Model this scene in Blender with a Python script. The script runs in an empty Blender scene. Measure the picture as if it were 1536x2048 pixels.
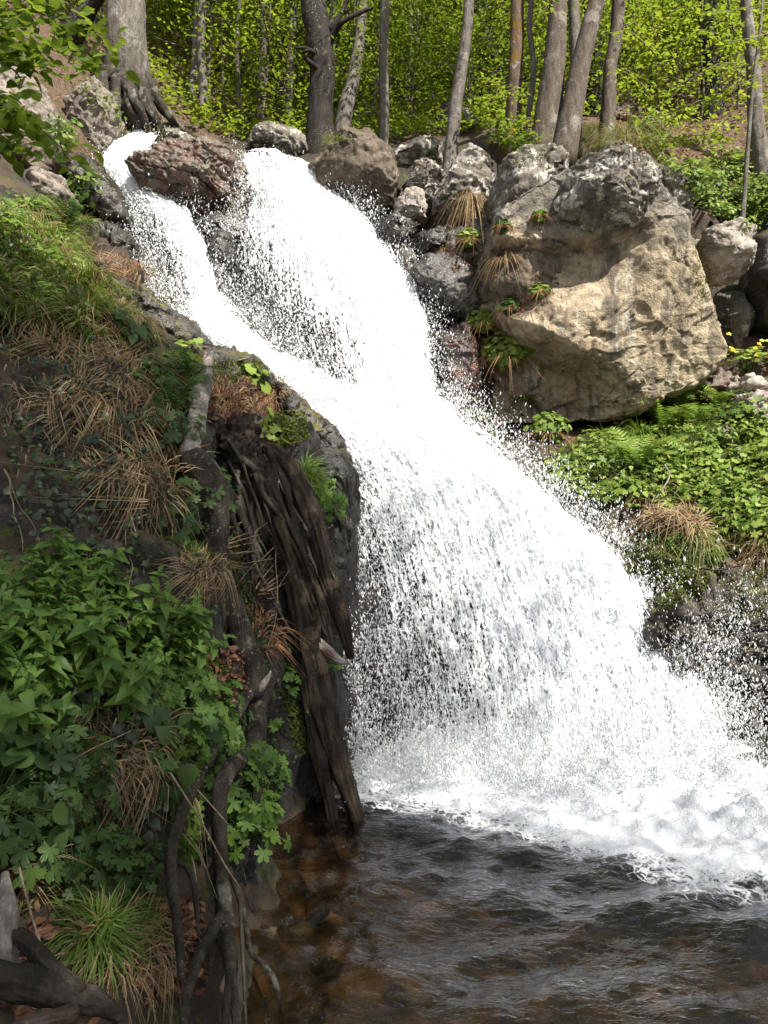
import bpy, bmesh, math, random
import numpy as np
from mathutils import Vector, Matrix
from mathutils.bvhtree import BVHTree

S = bpy.context.scene
C = S.collection
R = math.radians
FPX = 1518.0                      # focal length in photograph pixels
CAMZ = 2.0

# ------------------------------------------------------------------ camera, sky, sun, exposure
cam = bpy.data.cameras.new('camera')
cam.sensor_fit = 'VERTICAL'; cam.sensor_height = 24.0
cam.lens = FPX / 2048 * 24.0
cam.clip_start = 0.05; cam.clip_end = 600
co = bpy.data.objects.new('camera', cam); C.objects.link(co)
co.location = (0, 0, CAMZ); co.rotation_euler = (R(90), 0, 0)
S.camera = co

SUN = Vector((0.40, -0.50, 0.77)).normalized()
w = bpy.data.worlds.new('World'); S.world = w; w.use_nodes = True
wn = w.node_tree
sky = wn.nodes.new('ShaderNodeTexSky'); sky.sky_type = 'NISHITA'; sky.sun_disc = False
sky.sun_elevation = math.asin(SUN.z); sky.sun_rotation = math.atan2(SUN.x, SUN.y)
bg = wn.nodes['Background']; hs = wn.nodes.new('ShaderNodeHueSaturation'); hs.inputs['Saturation'].default_value = .25; wn.links.new(sky.outputs[0], hs.inputs['Color'])
wn.links.new(hs.outputs[0], bg.inputs[0]); bg.inputs[1].default_value = 0.105
sl = bpy.data.lights.new('sun', 'SUN'); sl.energy = 5.0; sl.angle = R(0.5); sl.color = (1.0, 0.95, 0.86)
so = bpy.data.objects.new('sun', sl); C.objects.link(so)
so.rotation_euler = SUN.to_track_quat('Z', 'Y').to_euler(); so.location = (12, -15, 25)
S.view_settings.view_transform = 'Standard'; S.view_settings.look = 'None'
S.view_settings.exposure = 1.2; S.view_settings.gamma = 1.0
S.render.engine = 'CYCLES'
cy = S.cycles
cy.max_bounces = 8; cy.diffuse_bounces = 3; cy.glossy_bounces = 2; cy.transmission_bounces = 4
cy.transparent_max_bounces = 16; cy.caustics_reflective = False; cy.caustics_refractive = False
cy.sample_clamp_indirect = 6

# ------------------------------------------------------------------ numeric helpers
def P(px, py, Y):
    return np.array(((px - 768) / FPX * Y, Y, CAMZ + (1024 - py) / FPX * Y))
def PA(a):
    a = np.asarray(a, float)
    return np.stack(((a[:, 0] - 768) / FPX * a[:, 2], a[:, 2], CAMZ + (1024 - a[:, 1]) / FPX * a[:, 2]), 1)

_rng = np.random.RandomState(11)
_perm = np.tile(_rng.permutation(256), 3)
_g = _rng.normal(size=(256, 3)); _g /= np.linalg.norm(_g, axis=1)[:, None]
def perlin(p, seed=0):
    p = np.asarray(p, float) + seed * 17.31
    i = np.floor(p).astype(int); f = p - i; i &= 255
    u = f * f * f * (f * (f * 6 - 15) + 10)
    out = 0
    for dx in (0, 1):
        wx = u[:, 0] if dx else 1 - u[:, 0]
        for dy in (0, 1):
            wy = u[:, 1] if dy else 1 - u[:, 1]
            for dz in (0, 1):
                wz = u[:, 2] if dz else 1 - u[:, 2]
                h = _perm[_perm[_perm[(i[:, 0] + dx) & 255] + ((i[:, 1] + dy) & 255)] + ((i[:, 2] + dz) & 255)]
                gr = _g[h]
                out = out + wx * wy * wz * (gr[:, 0] * (f[:, 0] - dx) + gr[:, 1] * (f[:, 1] - dy) + gr[:, 2] * (f[:, 2] - dz))
    return out * 1.5
def fbm(p, oct=4, seed=0, gain=.5):
    p = np.asarray(p, float); a = 1; s = 0
    for k in range(oct):
        s = s + a * perlin(p * 2.03 ** k, seed + k); a *= gain
    return s
def ridged(p, oct=4, seed=0):
    p = np.asarray(p, float); a = 1; s = 0
    for k in range(oct):
        s = s + a * (0.5 - np.abs(perlin(p * 2.1 ** k, seed + k))); a *= .5
    return s
def worley(p, seed=0):
    p = np.asarray(p, float) + seed * 7.7
    i = np.floor(p).astype(int); f1 = np.full(len(p), 9.); f2 = f1.copy(); idr = np.zeros(len(p))
    for dx in (-1, 0, 1):
        for dy in (-1, 0, 1):
            for dz in (-1, 0, 1):
                c = i + (dx, dy, dz); cc = c & 255
                h = _perm[_perm[_perm[cc[:, 0]] + cc[:, 1]] + cc[:, 2]]
                q = c + .5 + _g[h] * .45
                d = np.linalg.norm(p - q, axis=1)
                lt = d < f1
                f2 = np.where(lt, f1, np.minimum(f2, d)); f1 = np.where(lt, d, f1); idr = np.where(lt, h / 255., idr)
    return f1, f2, idr
def facet(p, seed=0):
    """piecewise tilted planes: one random level and slope for each cell"""
    p = np.asarray(p, float) + seed * 7.7
    i = np.floor(p).astype(int); f1 = np.full(len(p), 9.); val = np.zeros(len(p))
    for dx in (-1, 0, 1):
        for dy in (-1, 0, 1):
            for dz in (-1, 0, 1):
                c = i + (dx, dy, dz); cc = c & 255
                h = _perm[_perm[_perm[cc[:, 0]] + cc[:, 1]] + cc[:, 2]]
                q = p - (c + .5 + _g[h] * .45)
                d = (q * q).sum(1); lt = d < f1
                f1 = np.where(lt, d, f1)
                val = np.where(lt, h / 255. - .5 + (q * _g[(h * 7 + 13) & 255]).sum(1) * 1.1, val)
    return val
def sstep(a, b, x):
    t = np.clip((x - a) / (b - a), 0, 1); return t * t * (3 - 2 * t)
def spline(pts, n):
    p = np.asarray(pts, float); k = len(p)
    if k == 2:
        t = np.linspace(0, 1, n)[:, None]; return p[0] * (1 - t) + p[1] * t
    q = np.vstack((2 * p[0] - p[1], p, 2 * p[-1] - p[-2]))
    d = np.concatenate(([0], np.cumsum(np.linalg.norm(np.diff(p[:, :3], axis=0), axis=1)))); d /= d[-1]
    tt = np.linspace(0, 1, n); seg = np.clip(np.searchsorted(d, tt, side='right') - 1, 0, k - 2)
    u = ((tt - d[seg]) / (d[seg + 1] - d[seg] + 1e-12))[:, None]
    a, b, c, e = q[seg], q[seg + 1], q[seg + 2], q[seg + 3]
    return .5 * (2 * b + (c - a) * u + (2 * a - 5 * b + 4 * c - e) * u * u + (3 * b - a - 3 * c + e) * u ** 3)

# ------------------------------------------------------------------ meshes and objects
class Geo:                         # gathers pieces of one mesh
    def __init__(s): s.v = []; s.f3 = []; s.f4 = []; s.n = 0
    def add(s, v, f):
        v = np.asarray(v, float).reshape(-1, 3); f = np.asarray(f, int)
        (s.f3 if f.shape[1] == 3 else s.f4).append(f + s.n)
        s.v.append(v); s.n += len(v); return s
    def V(s): return np.concatenate(s.v)
def mesh(name, geo, mat=None, origin=(0, 0, 0), smooth=True, attrs=None):
    if not isinstance(geo, Geo): geo = Geo().add(*geo)
    V = geo.V() - np.asarray(origin, float)
    f3 = np.concatenate(geo.f3) if geo.f3 else np.zeros((0, 3), int)
    f4 = np.concatenate(geo.f4) if geo.f4 else np.zeros((0, 4), int)
    me = bpy.data.meshes.new(name)
    me.vertices.add(len(V)); me.vertices.foreach_set('co', V.astype(np.float32).ravel())
    me.loops.add(f3.size + f4.size)
    me.loops.foreach_set('vertex_index', np.concatenate((f3.ravel(), f4.ravel())).astype(np.int32))
    me.polygons.add(len(f3) + len(f4))
    st = np.concatenate((np.arange(len(f3)) * 3, f3.size + np.arange(len(f4)) * 4)).astype(np.int32)
    me.polygons.foreach_set('loop_start', st)
    me.polygons.foreach_set('use_smooth', np.full(len(st), smooth))
    me.update(calc_edges=True)
    for k, a in (attrs or {}).items():
        a = np.asarray(a, np.float32)
        if a.ndim == 1:
            t = me.attributes.new(k, 'FLOAT', 'POINT'); t.data.foreach_set('value', a)
        else:
            t = me.attributes.new(k, 'FLOAT_VECTOR', 'POINT'); t.data.foreach_set('vector', a.ravel())
    if mat: me.materials.append(mat)
    return me
def tag(o, label=None, cat=None, group=None, kind=None):
    if label: o['label'] = label
    if cat: o['category'] = cat
    if group: o['group'] = group
    if kind: o['kind'] = kind
    return o
def obj(name, geo, mat, parent=None, origin=None, smooth=True, attrs=None, **kw):
    """one mesh object; geo in world metres, or local to the parent's foot when it has one"""
    if parent is not None: origin = (0, 0, 0)
    if origin is None:
        V = geo.V() if isinstance(geo, Geo) else np.asarray(geo[0])
        lo, hi = V.min(0), V.max(0); origin = ((lo[0] + hi[0]) / 2, (lo[1] + hi[1]) / 2, lo[2])
    me = geo if isinstance(geo, bpy.types.Mesh) else mesh(name, geo, mat, origin, smooth, attrs)
    o = bpy.data.objects.new(name, me); C.objects.link(o); o.location = origin
    if parent is not None: o.parent = parent
    return tag(o, **kw)
def thing(name, label, cat, loc, group=None):
    o = bpy.data.objects.new(name, None); C.objects.link(o); o.location = loc; o.empty_display_size = .2
    return tag(o, label, cat, group)
def copy_thing(root, loc, rot, sc, **kw):
    r = root.copy(); C.objects.link(r); r.location = loc; r.rotation_euler = rot; r.scale = (sc, sc, sc)
    for ch in list(root.children):
        c = ch.copy(); C.objects.link(c); c.parent = r
    return tag(r, **kw)

def tube(pts, radii, seg=8, n=None, bump=0., freq=6., seed=0, flat=None, cap=True, angf=1.6):
    pts = np.asarray(pts, float); radii = np.asarray(radii, float)
    if n:
        pr = spline(np.column_stack((pts, radii)), n); pts, radii = pr[:, :3], np.maximum(pr[:, 3], .0008)
    m = len(pts)
    T = np.gradient(pts, axis=0); T /= np.linalg.norm(T, axis=1)[:, None] + 1e-9
    up = np.array((0, 1, 0.)) if abs(T[0][1]) < .8 else np.array((1., 0, 0))
    N = np.zeros_like(T); b = up - T[0] * up.dot(T[0]); N[0] = b / np.linalg.norm(b)
    for k in range(1, m):
        b = N[k - 1] - T[k] * N[k - 1].dot(T[k]); N[k] = b / (np.linalg.norm(b) + 1e-9)
    B = np.cross(T, N)
    a = np.arange(seg) * 2 * math.pi / seg
    ca, sa = np.cos(a), np.sin(a)
    ring = N[:, None, :] * ca[None, :, None] + B[:, None, :] * sa[None, :, None] * (flat or 1.)
    V = pts[:, None, :] + ring * radii[:, None, None]
    if bump:
        L = np.concatenate(([0], np.cumsum(np.linalg.norm(np.diff(pts, axis=0), axis=1))))
        q = np.stack((np.tile(ca * angf, (m, 1)), np.tile(sa * angf, (m, 1)), np.tile((L * freq)[:, None], (1, seg))), 2).reshape(-1, 3)
        d = fbm(q, 3, seed).reshape(m, seg)
        V = V + ring * (radii[:, None] * d * bump)[:, :, None]
    V = V.reshape(-1, 3)
    i = np.arange(m - 1)[:, None] * seg; j = np.arange(seg)[None, :]; j2 = (j + 1) % seg
    F = np.stack((i + j, i + j2, i + seg + j2, i + seg + j), 2).reshape(-1, 4)
    if cap:                        # closing tips
        V = np.vstack((V, pts[0] - T[0] * radii[0] * .3, pts[-1] + T[-1] * radii[-1] * .5))
        a0, a1 = len(V) - 2, len(V) - 1; jj = np.arange(seg); b0 = (m - 1) * seg
        F3 = np.vstack((np.stack(((jj + 1) % seg, jj, np.full(seg, a0)), 1), np.stack((b0 + jj, b0 + (jj + 1) % seg, np.full(seg, a1)), 1)))
        F = np.vstack((F, np.column_stack((F3, F3[:, 2]))))[:len(F)], F3
        return V, F[0], F[1]
    return V, F, np.zeros((0, 3), int)
def add_tube(g, *a, **k):
    V, F, F3 = tube(*a, **k); o = g.n
    g.add(V, F)
    if len(F3): g.f3.append(F3 + o)
    return g

# ------------------------------------------------------------------ leaves
def rotmats(nrm, spin, rs=None):
    """leaf frames: z = leaf normal, y = leaf direction"""
    z = nrm / (np.linalg.norm(nrm, axis=1)[:, None] + 1e-9)
    r = np.stack((np.cos(spin), np.sin(spin), np.zeros_like(spin)), 1)
    y = r - z * (r * z).sum(1)[:, None]; y /= np.linalg.norm(y, axis=1)[:, None] + 1e-9
    x = np.cross(y, z)
    return np.stack((x, y, z), 2)
def inst(tpl, M, sc, loc):
    tv, tf = tpl
    sc = np.broadcast_to(np.asarray(sc, float), (len(loc),))
    V = np.einsum('nij,kj->nki', M, tv) * sc[:, None, None] + loc[:, None, :]
    F = tf[None] + (np.arange(len(loc)) * len(tv))[:, None, None]
    return V.reshape(-1, 3), F.reshape(-1, tf.shape[1])
def T_strip(ts, ws, droop=.25, fold=.12):
    v = []; f = []
    for t, wd in zip(ts, ws):
        z = -droop * t * t
        v += [(-wd, t, z + fold * wd * 3), (0, t, z), (wd, t, z + fold * wd * 3)]
    for k in range(len(ts) - 1):
        a = 3 * k
        for q in (0, 1):
            f += [(a + q, a + q + 1, a + q + 4), (a + q, a + q + 4, a + q + 3)]
    return np.array(v, float), np.array(f)
LEAF_S = (np.array([(0, 0, 0), (.33, .45, .06), (0, 1, -.1), (-.33, .45, .06)], float), np.array([(0, 1, 2), (0, 2, 3)]))
LEAF_OVAL = T_strip((0, .25, .6, 1), (.02, .3, .27, .0), .15)
LEAF_NETTLE = T_strip((0, .06, .14, .22, .32, .42, .54, .66, .8, 1), (.02, .2, .29, .27, .31, .26, .25, .17, .12, .0), .4, .15)
LEAF_HEART = T_strip((-.14, -.08, 0, .12, .28, .45, .62, .8, .93, 1), (.16, .30, .40, .46, .46, .40, .30, .17, .07, .0), .3, .07)
PINNA = (np.array([(-.09, 0, 0), (.09, 0, 0), (.07, .5, -.02), (0, 1, -.12), (-.07, .5, -.02)], float), np.array([(0, 1, 2), (0, 2, 4), (4, 2, 3)]))
def T_lobed(n=5, inner=.5):
    v = [(0, 0, 0)]; k = n * 8
    for q in range(k + 1):
        a = -2.5 + 5.0 * q / k
        r = inner + (1 - inner) * (abs(math.cos(q / 8 * math.pi)) ** .7)
        r *= (.62 + .25 * math.cos(a * .5)) * (1.06 if q % 2 else .9)
        v.append((math.sin(a) * r * .75, .05 + math.cos(a) * r * .8, -.12 * r * r + .05 * math.sin(q * 3.1)))
    f = [(0, q + 1, q + 2) for q in range(k)]
    return np.array(v, float), np.array([(a, c, b) for a, b, c in f])
LEAF_LOBED = T_lobed(5, .45)
LEAF_ROUND = T_lobed(4, .8)
def spray_leaves(rs, centres, radius, per, size, tpl, flat=.18, tilt=.5, droop=.25):
    n = len(centres) * per
    c = np.repeat(centres, per, 0)
    a = rs.uniform(0, 6.283, n); r = np.sqrt(rs.uniform(0, 1, n)) * np.repeat(np.broadcast_to(radius, (len(centres),)), per)
    loc = c + np.stack((np.cos(a) * r, np.sin(a) * r, rs.normal(0, 1, n) * r * flat - droop * r * r), 1)
    nrm = np.stack((rs.normal(0, tilt, n), rs.normal(0, tilt, n), np.ones(n)), 1)
    return inst(tpl, rotmats(nrm, a + rs.normal(0, .7, n)), size * rs.uniform(.6, 1.25, n), loc)
def blades(rs, n, base, spread, length, lean, droop, width, seg=4, bias=(0, 0), out=.55):
    """grass: n thin drooping blades from around base"""
    base = np.asarray(base, float)
    a = rs.uniform(0, 6.283, n); rr = np.sqrt(rs.uniform(0, 1, n)) * spread
    b = base + np.stack((np.cos(a) * rr, np.sin(a) * rr, np.zeros(n)), 1)
    L = length * rs.uniform(.5, 1.15, n); ln = np.abs(rs.normal(lean, lean * .4, n))
    d = np.stack((np.cos(a) * ln + bias[0], np.sin(a) * ln + bias[1], np.ones(n)), 1); d /= np.linalg.norm(d, axis=1)[:, None]
    hz = d.copy(); hz[:, 2] = 0; hz /= np.linalg.norm(hz, axis=1)[:, None] + 1e-6
    t = np.linspace(0, 1, seg + 1)
    dr = droop * rs.uniform(.5, 1.4, n)
    pts = b[:, None] + d[:, None] * (L[:, None] * t)[:, :, None] + (np.array((0, 0, -1.))[None] + out * hz)[:, None] * (L[:, None] * dr[:, None] * t[None] ** 2)[:, :, None]
    sd = np.stack((-hz[:, 1], hz[:, 0], rs.normal(0, .3, n)), 1)
    wd = width * (1 - t ** 2 * .92)
    l = pts - sd[:, None] * wd[None, :, None]; r = pts + sd[:, None] * wd[None, :, None]
    V = np.stack((l, r), 2).reshape(n, -1, 3)
    k = np.arange(seg) * 2
    F = np.stack((k, k + 1, k + 3, k + 2), 1)[None] + (np.arange(n) * (2 * seg + 2))[:, None, None]
    return V.reshape(-1, 3), F.reshape(-1, 4)

# ------------------------------------------------------------------ materials
class M:
    def __init__(s, name):
        s.m = bpy.data.materials.new(name); s.m.use_nodes = True; s.t = s.m.node_tree; s.t.nodes.clear()
        s.out = s.t.nodes.new('ShaderNodeOutputMaterial')
    def n(s, ty, props=None, **kw):
        nd = s.t.nodes.new('ShaderNode' + ty)
        for k, v in (props or {}).items(): setattr(nd, k, v)
        for k, v in kw.items():
            s.set(nd.inputs[int(k[1:]) if k[0] == '_' and k[1:].isdigit() else k.replace('_', ' ')], v)
        return nd
    def set(s, i, v):
        if isinstance(v, bpy.types.NodeSocket): s.t.links.new(v, i)
        elif isinstance(v, bpy.types.Node): s.t.links.new(v.outputs[0], i)
        else:
            if i.type == 'RGBA' and len(v) == 3: v = (*v, 1)
            i.default_value = v
    def pos(s): return s.n('TexCoord').outputs['Object']
    def scale(s, v, sc): return s.n('VectorMath', {'operation': 'MULTIPLY'}, _0=v, _1=sc).outputs[0]
    def noise(s, v, sc, det=6, rough=.6, dist=0): return s.n('TexNoise', Vector=v, Scale=sc, Detail=det, Roughness=rough, Distortion=dist).outputs['Fac']
    def math(s, op, a, b=0., c=0.): return s.n('Math', {'operation': op}, _0=a, _1=b, _2=c).outputs[0]
    def ss(s, x, a, b, lo=0., hi=1.):
        return s.n('MapRange', {'interpolation_type': 'SMOOTHSTEP'}, Value=x, From_Min=a, From_Max=b, To_Min=lo, To_Max=hi).outputs[0]
    def mix(s, f, a, b):
        nd = s.n('Mix', {'data_type': 'RGBA'}); s.set(nd.inputs[0], f); s.set(nd.inputs[6], a); s.set(nd.inputs[7], b); return nd.outputs[2]
    def ramp(s, f, stops):
        nd = s.n('ValToRGB', Fac=f); e = nd.color_ramp.elements
        while len(e) < len(stops): e.new(.5)
        for k, (p, c) in enumerate(stops): e[k].position = p; e[k].color = (*c, 1)
        return nd.outputs[0]
    def bump(s, h, strength=.5, dist=.02, nrm=None):
        nd = s.n('Bump', Height=h, Strength=strength, Distance=dist)
        if nrm is not None: s.set(nd.inputs['Normal'], nrm)
        return nd.outputs[0]
    def attr(s, name): return s.n('Attribute', {'attribute_name': name})
    def surf(s, sh): s.t.links.new(sh.outputs[0] if isinstance(sh, bpy.types.Node) else sh, s.out.inputs[0]); return s.m

def rock_mat(name, c1, c2, c3, lichen=.0, moss=.0, wet=0., streak=0., sc=1., red=0., bumpd=.03, cap=None):
    g = M(name); p = g.pos()
    n1 = g.noise(p, 1.6 * sc, 8, .65); n2 = g.noise(p, 9 * sc, 6, .7); n3 = g.noise(p, 45, 4, .7)
    col = g.ramp(n1, [(.3, c1), (.5, c2), (.72, c3)])
    col = g.mix(g.ss(n2, .35, .7, 0, .75), col, g.mix(.5, c1, (0.02, .018, .015)))
    if streak:
        sv = g.scale(p, (3.8, 3.8, .45)); k = g.noise(sv, 1., 7, .65, .5)
        col = g.mix(g.ss(k, .50, .63, 0, streak), col, (.06, .052, .045))
        k2 = g.noise(g.scale(p, (5, 5, .4)), 1.3, 6, .65, .3)
        col = g.mix(g.ss(k2, .57, .68, 0, streak * .8), col, (.58, .54, .47))
    if cap:
        zz = g.n('SeparateXYZ', Vector=p).outputs[2]
        f = g.ss(g.math('ADD', zz, g.math('MULTIPLY', g.noise(p, 1.1, 7, .65), 2.4)), cap, cap + .5)
        gc = g.ramp(g.noise(p, 5, 9, .75), [(.35, (.05, .045, .038)), (.5, (.15, .135, .11)), (.66, (.34, .32, .28))])
        col = g.mix(f, col, gc)
    if lichen:
        l1 = g.noise(p, 5.5, 10, .75, .3)
        col = g.mix(g.ss(l1, .62 - .14 * lichen, .70 - .14 * lichen, 0, .85), col, (.50, .48, .43))
        l2 = g.noise(g.scale(p, (1.3, .8, 1.1)), 11, 8, .75, .2)
        col = g.mix(g.ss(l2, .56, .66, 0, .8), col, (.045, .042, .038))
    if red:
        r = g.noise(p, 4.5, 8, .7); nz = g.n('SeparateXYZ', Vector=g.n('NewGeometry').outputs['Normal']).outputs[2]
        col = g.mix(g.math('MULTIPLY', g.ss(r, .45, .62, 0, red), g.ss(nz, .75, .1)), col, (.16, .045, .03))
    if moss:
        nz = g.n('SeparateXYZ', Vector=g.n('NewGeometry').outputs['Normal']).outputs[2]
        mm = g.noise(p, 3.2, 8, .7)
        f = g.ss(g.math('ADD', g.math('MULTIPLY', nz, .25), mm), .78 - .25 * moss, .9 - .25 * moss)
        mc = g.ramp(g.noise(p, 30, 4), [(.3, (.035, .035, .008)), (.6, (.11, .10, .015)), (.8, (.17, .13, .02))])
        col = g.mix(f, col, mc)
    nr_ = g.n('TexNoise', {'noise_type': 'RIDGED_MULTIFRACTAL'}, Vector=g.scale(p, (1, 1, 1.5)), Scale=3.2, Detail=8., Roughness=.6).outputs[0]
    h = g.math('ADD', g.math('MULTIPLY', n2, .8), g.math('MULTIPLY', n3, .35)); h = g.math('ADD', h, g.math('MULTIPLY', nr_, .35))
    h = g.math('ADD', h, g.math('MULTIPLY', g.ss(g.n('TexVoronoi', {'feature': 'DISTANCE_TO_EDGE'}, Vector=g.n('VectorMath', {'operation': 'ADD'}, _0=p, _1=g.scale(g.n('TexNoise', Vector=p, Scale=4., Detail=5.).outputs['Color'], (.5, .5, .5))).outputs[0], Scale=2.3 * sc).outputs['Distance'], 0, .03), .12))
    b = g.n('BsdfPrincipled', Base_Color=col, Normal=g.bump(h, .9, bumpd))
    if wet:
        g.set(b.inputs['Roughness'], g.ss(g.noise(p, 6, 5), .3, .7, .42 - .25 * wet, .75 - .4 * wet)); g.set(b.inputs['Specular IOR Level'], .5)
    else:
        g.set(b.inputs['Roughness'], .85); g.set(b.inputs['Specular IOR Level'], .25)
    return g.surf(b)
def leaf_mat(name, cols, trans=.45, rough=.55, tcol=None):
    g = M(name)
    r = g.n('NewGeometry').outputs['Random Per Island']
    n = len(cols)
    col = g.ramp(r, [(k / (n - 1), c) for k, c in enumerate(cols)])
    b = g.n('BsdfPrincipled', Base_Color=col, Roughness=rough, Specular_IOR_Level=.35)
    tc = g.mix(.5, col, tcol or (.30, .38, .03))
    t = g.n('BsdfTranslucent', Color=tc)
    return g.surf(g.n('MixShader', _0=trans, _1=b.outputs[0], _2=t.outputs[0]))
def bark_mat(name, c1, c2, c3, patch=None, pamt=.5, vert=1., bumpd=.03, moss=0., speck=True):
    g = M(name); p = g.pos()
    n1 = g.noise(g.scale(p, (14, 14, 14 / (1 + 5 * vert))), 1., 7, .65); n2 = g.noise(p, 3.5, 6, .6)
    col = g.ramp(n1, [(.3, c1), (.5, c2), (.7, c3)])
    if patch:
        col = g.mix(g.ss(n2, .62 - .2 * pamt, .68 - .2 * pamt, 0, .8), col, patch)
    sp = g.noise(p, 48, 5, .7)
    col = g.mix(g.ss(sp, .42, .62, .35, 0), col, (.02, .017, .013))
    if speck: col = g.mix(g.math('MULTIPLY', g.ss(g.noise(p, 38, 4, .7), .6, .66), g.ss(g.noise(p, 2.3, 3), .45, .6)), col, (.34, .33, .29))
    if moss:
        col = g.mix(g.ss(g.noise(p, 2.2, 6, .7), .62 - .16 * moss, .68 - .16 * moss), col, (.13, .075, .015))
    b = g.n('BsdfPrincipled', Base_Color=col, Roughness=.85, Specular_IOR_Level=.2, Normal=g.bump(g.math('ADD', n1, g.math('MULTIPLY', sp, .3)), 1., bumpd))
    return g.surf(b)

MAT = {}
MAT['rock_grey'] = rock_mat('rock_grey', (.075, .067, .058), (.16, .145, .125), (.28, .26, .225), lichen=.45, moss=.12)
MAT['rock_lichen'] = rock_mat('rock_lichen', (.07, .06, .047), (.16, .14, .115), (.29, .26, .21), lichen=.8, moss=.25)
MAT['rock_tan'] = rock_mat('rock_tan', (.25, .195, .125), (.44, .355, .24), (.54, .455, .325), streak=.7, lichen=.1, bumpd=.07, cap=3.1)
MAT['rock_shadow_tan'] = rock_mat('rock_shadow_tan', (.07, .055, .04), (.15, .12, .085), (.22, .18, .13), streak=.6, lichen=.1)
MAT['rock_pale'] = rock_mat('rock_pale', (.22, .19, .16), (.36, .32, .28), (.48, .44, .39), lichen=.2)
MAT['rock_pink'] = rock_mat('rock_pink', (.13, .108, .088), (.23, .195, .16), (.33, .285, .24), lichen=.05, bumpd=.04)
MAT['rock_brown'] = rock_mat('rock_brown', (.07, .052, .036), (.125, .097, .07), (.18, .145, .11), lichen=.05, moss=.1)
MAT['rock_red'] = rock_mat('rock_red', (.06, .045, .032), (.12, .095, .068), (.19, .155, .115), red=.5, wet=.4)
MAT['rock_wet'] = rock_mat('rock_wet', (.018, .016, .014), (.042, .036, .031), (.085, .073, .066), wet=1., moss=.05)
MAT['rock_wet_moss'] = rock_mat('rock_wet_moss', (.018, .015, .012), (.038, .031, .024), (.07, .058, .045), wet=.7, moss=.5)
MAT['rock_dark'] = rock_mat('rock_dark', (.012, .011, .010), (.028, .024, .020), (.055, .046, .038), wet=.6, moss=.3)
MAT['leaf_far'] = leaf_mat('leaf_far', [(.09, .145, .012), (.14, .20, .016), (.20, .255, .02), (.28, .32, .03)], .6)
MAT['leaf_yellow'] = leaf_mat('leaf_yellow', [(.13, .19, .015), (.19, .25, .02), (.26, .30, .03)], .55)
MAT['leaf_beech'] = leaf_mat('leaf_beech', [(.06, .12, .015), (.09, .16, .015), (.12, .19, .02)], .5)
MAT['leaf_nettle'] = leaf_mat('leaf_nettle', [(.06, .125, .023), (.095, .18, .03), (.14, .23, .036)], .3, .5, (.18, .28, .02))
MAT['leaf_dark'] = leaf_mat('leaf_dark', [(.026, .055, .014), (.045, .085, .018), (.065, .11, .022)], .25, .45, (.08, .2, .03))
MAT['leaf_ivy'] = leaf_mat('leaf_ivy', [(.014, .024, .012), (.026, .042, .017), (.05, .065, .022)], .15, .4, (.05, .1, .02))
MAT['leaf_herb'] = leaf_mat('leaf_herb', [(.07, .14, .02), (.12, .20, .03), (.18, .25, .04), (.26, .29, .06)], .4, .5, (.22, .36, .03))
MAT['leaf_lime'] = leaf_mat('leaf_lime', [(.14, .22, .03), (.20, .28, .045), (.27, .33, .08)], .4)
MAT['grass_green'] = leaf_mat('grass_green', [(.05, .11, .015), (.09, .16, .02), (.14, .20, .03)], .3)
MAT['grass_dry'] = leaf_mat('grass_dry', [(.16, .10, .05), (.25, .17, .09), (.36, .27, .15)], .2, .7, (.3, .2, .1))
MAT['grass_rust'] = leaf_mat('grass_rust', [(.10, .045, .02), (.19, .09, .04), (.28, .15, .08)], .2, .7, (.3, .13, .05))
MAT['litter'] = leaf_mat('litter', [(.06, .025, .013), (.12, .05, .025), (.20, .09, .045), (.26, .15, .09)], .15, .7, (.25, .1, .04))
MAT['flower_yellow'] = leaf_mat('flower_yellow', [(.75, .42, .01), (.8, .5, .02)], .2, .5, (.8, .5, .02))
MAT['flower_white'] = leaf_mat('flower_white', [(.7, .66, .7), (.8, .75, .78)], .2, .5, (.7, .7, .7))
MAT['stem'] = leaf_mat('stem', [(.05, .09, .02), (.07, .11, .03)], .1)
MAT['moss'] = leaf_mat('moss', [(.03, .05, .008), (.07, .09, .012), (.13, .13, .018)], .2, .8)
MAT['bark_grey'] = bark_mat('bark_grey', (.075, .064, .053), (.145, .128, .108), (.22, .20, .17), (.27, .25, .22), .3, .3)
MAT['bark_mid'] = bark_mat('bark_mid', (.05, .037, .027), (.105, .083, .064), (.17, .14, .11), (.25, .22, .19), .35, .5, .02)
MAT['bark_dark'] = bark_mat('bark_dark', (.008, .007, .005), (.022, .018, .014), (.05, .041, .033), (.10, .088, .07), .1, .6, .03)  # dark bark, deepened further: shade on the trunk is put into the colour
MAT['bark_moss'] = bark_mat('bark_moss', (.05, .03, .022), (.10, .065, .05), (.17, .13, .11), (.35, .33, .31), .25, .5, .02, moss=.7)
MAT['bark_root'] = bark_mat('bark_root', (.012, .010, .008), (.040, .032, .024), (.085, .072, .057), (.17, .16, .135), .3, .5, .03)
MAT['bark_rot'] = bark_mat('bark_rot', (.008, .006, .005), (.028, .020, .014), (.085, .06, .04), (.12, .09, .06), .2, 1.6, .05, speck=False)
MAT['wood_bleach'] = bark_mat('wood_bleach', (.12, .10, .085), (.25, .22, .19), (.38, .34, .30), (.10, .05, .035), .25, 1., .015)
MAT['twig'] = bark_mat('twig', (.15, .11, .07), (.25, .19, .125), (.36, .29, .20), None, 0, 1., .003)
MAT['twig_dark'] = bark_mat('twig_dark', (.03, .024, .018), (.055, .045, .034), (.09, .075, .055), None, 0, 1., .003)

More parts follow.
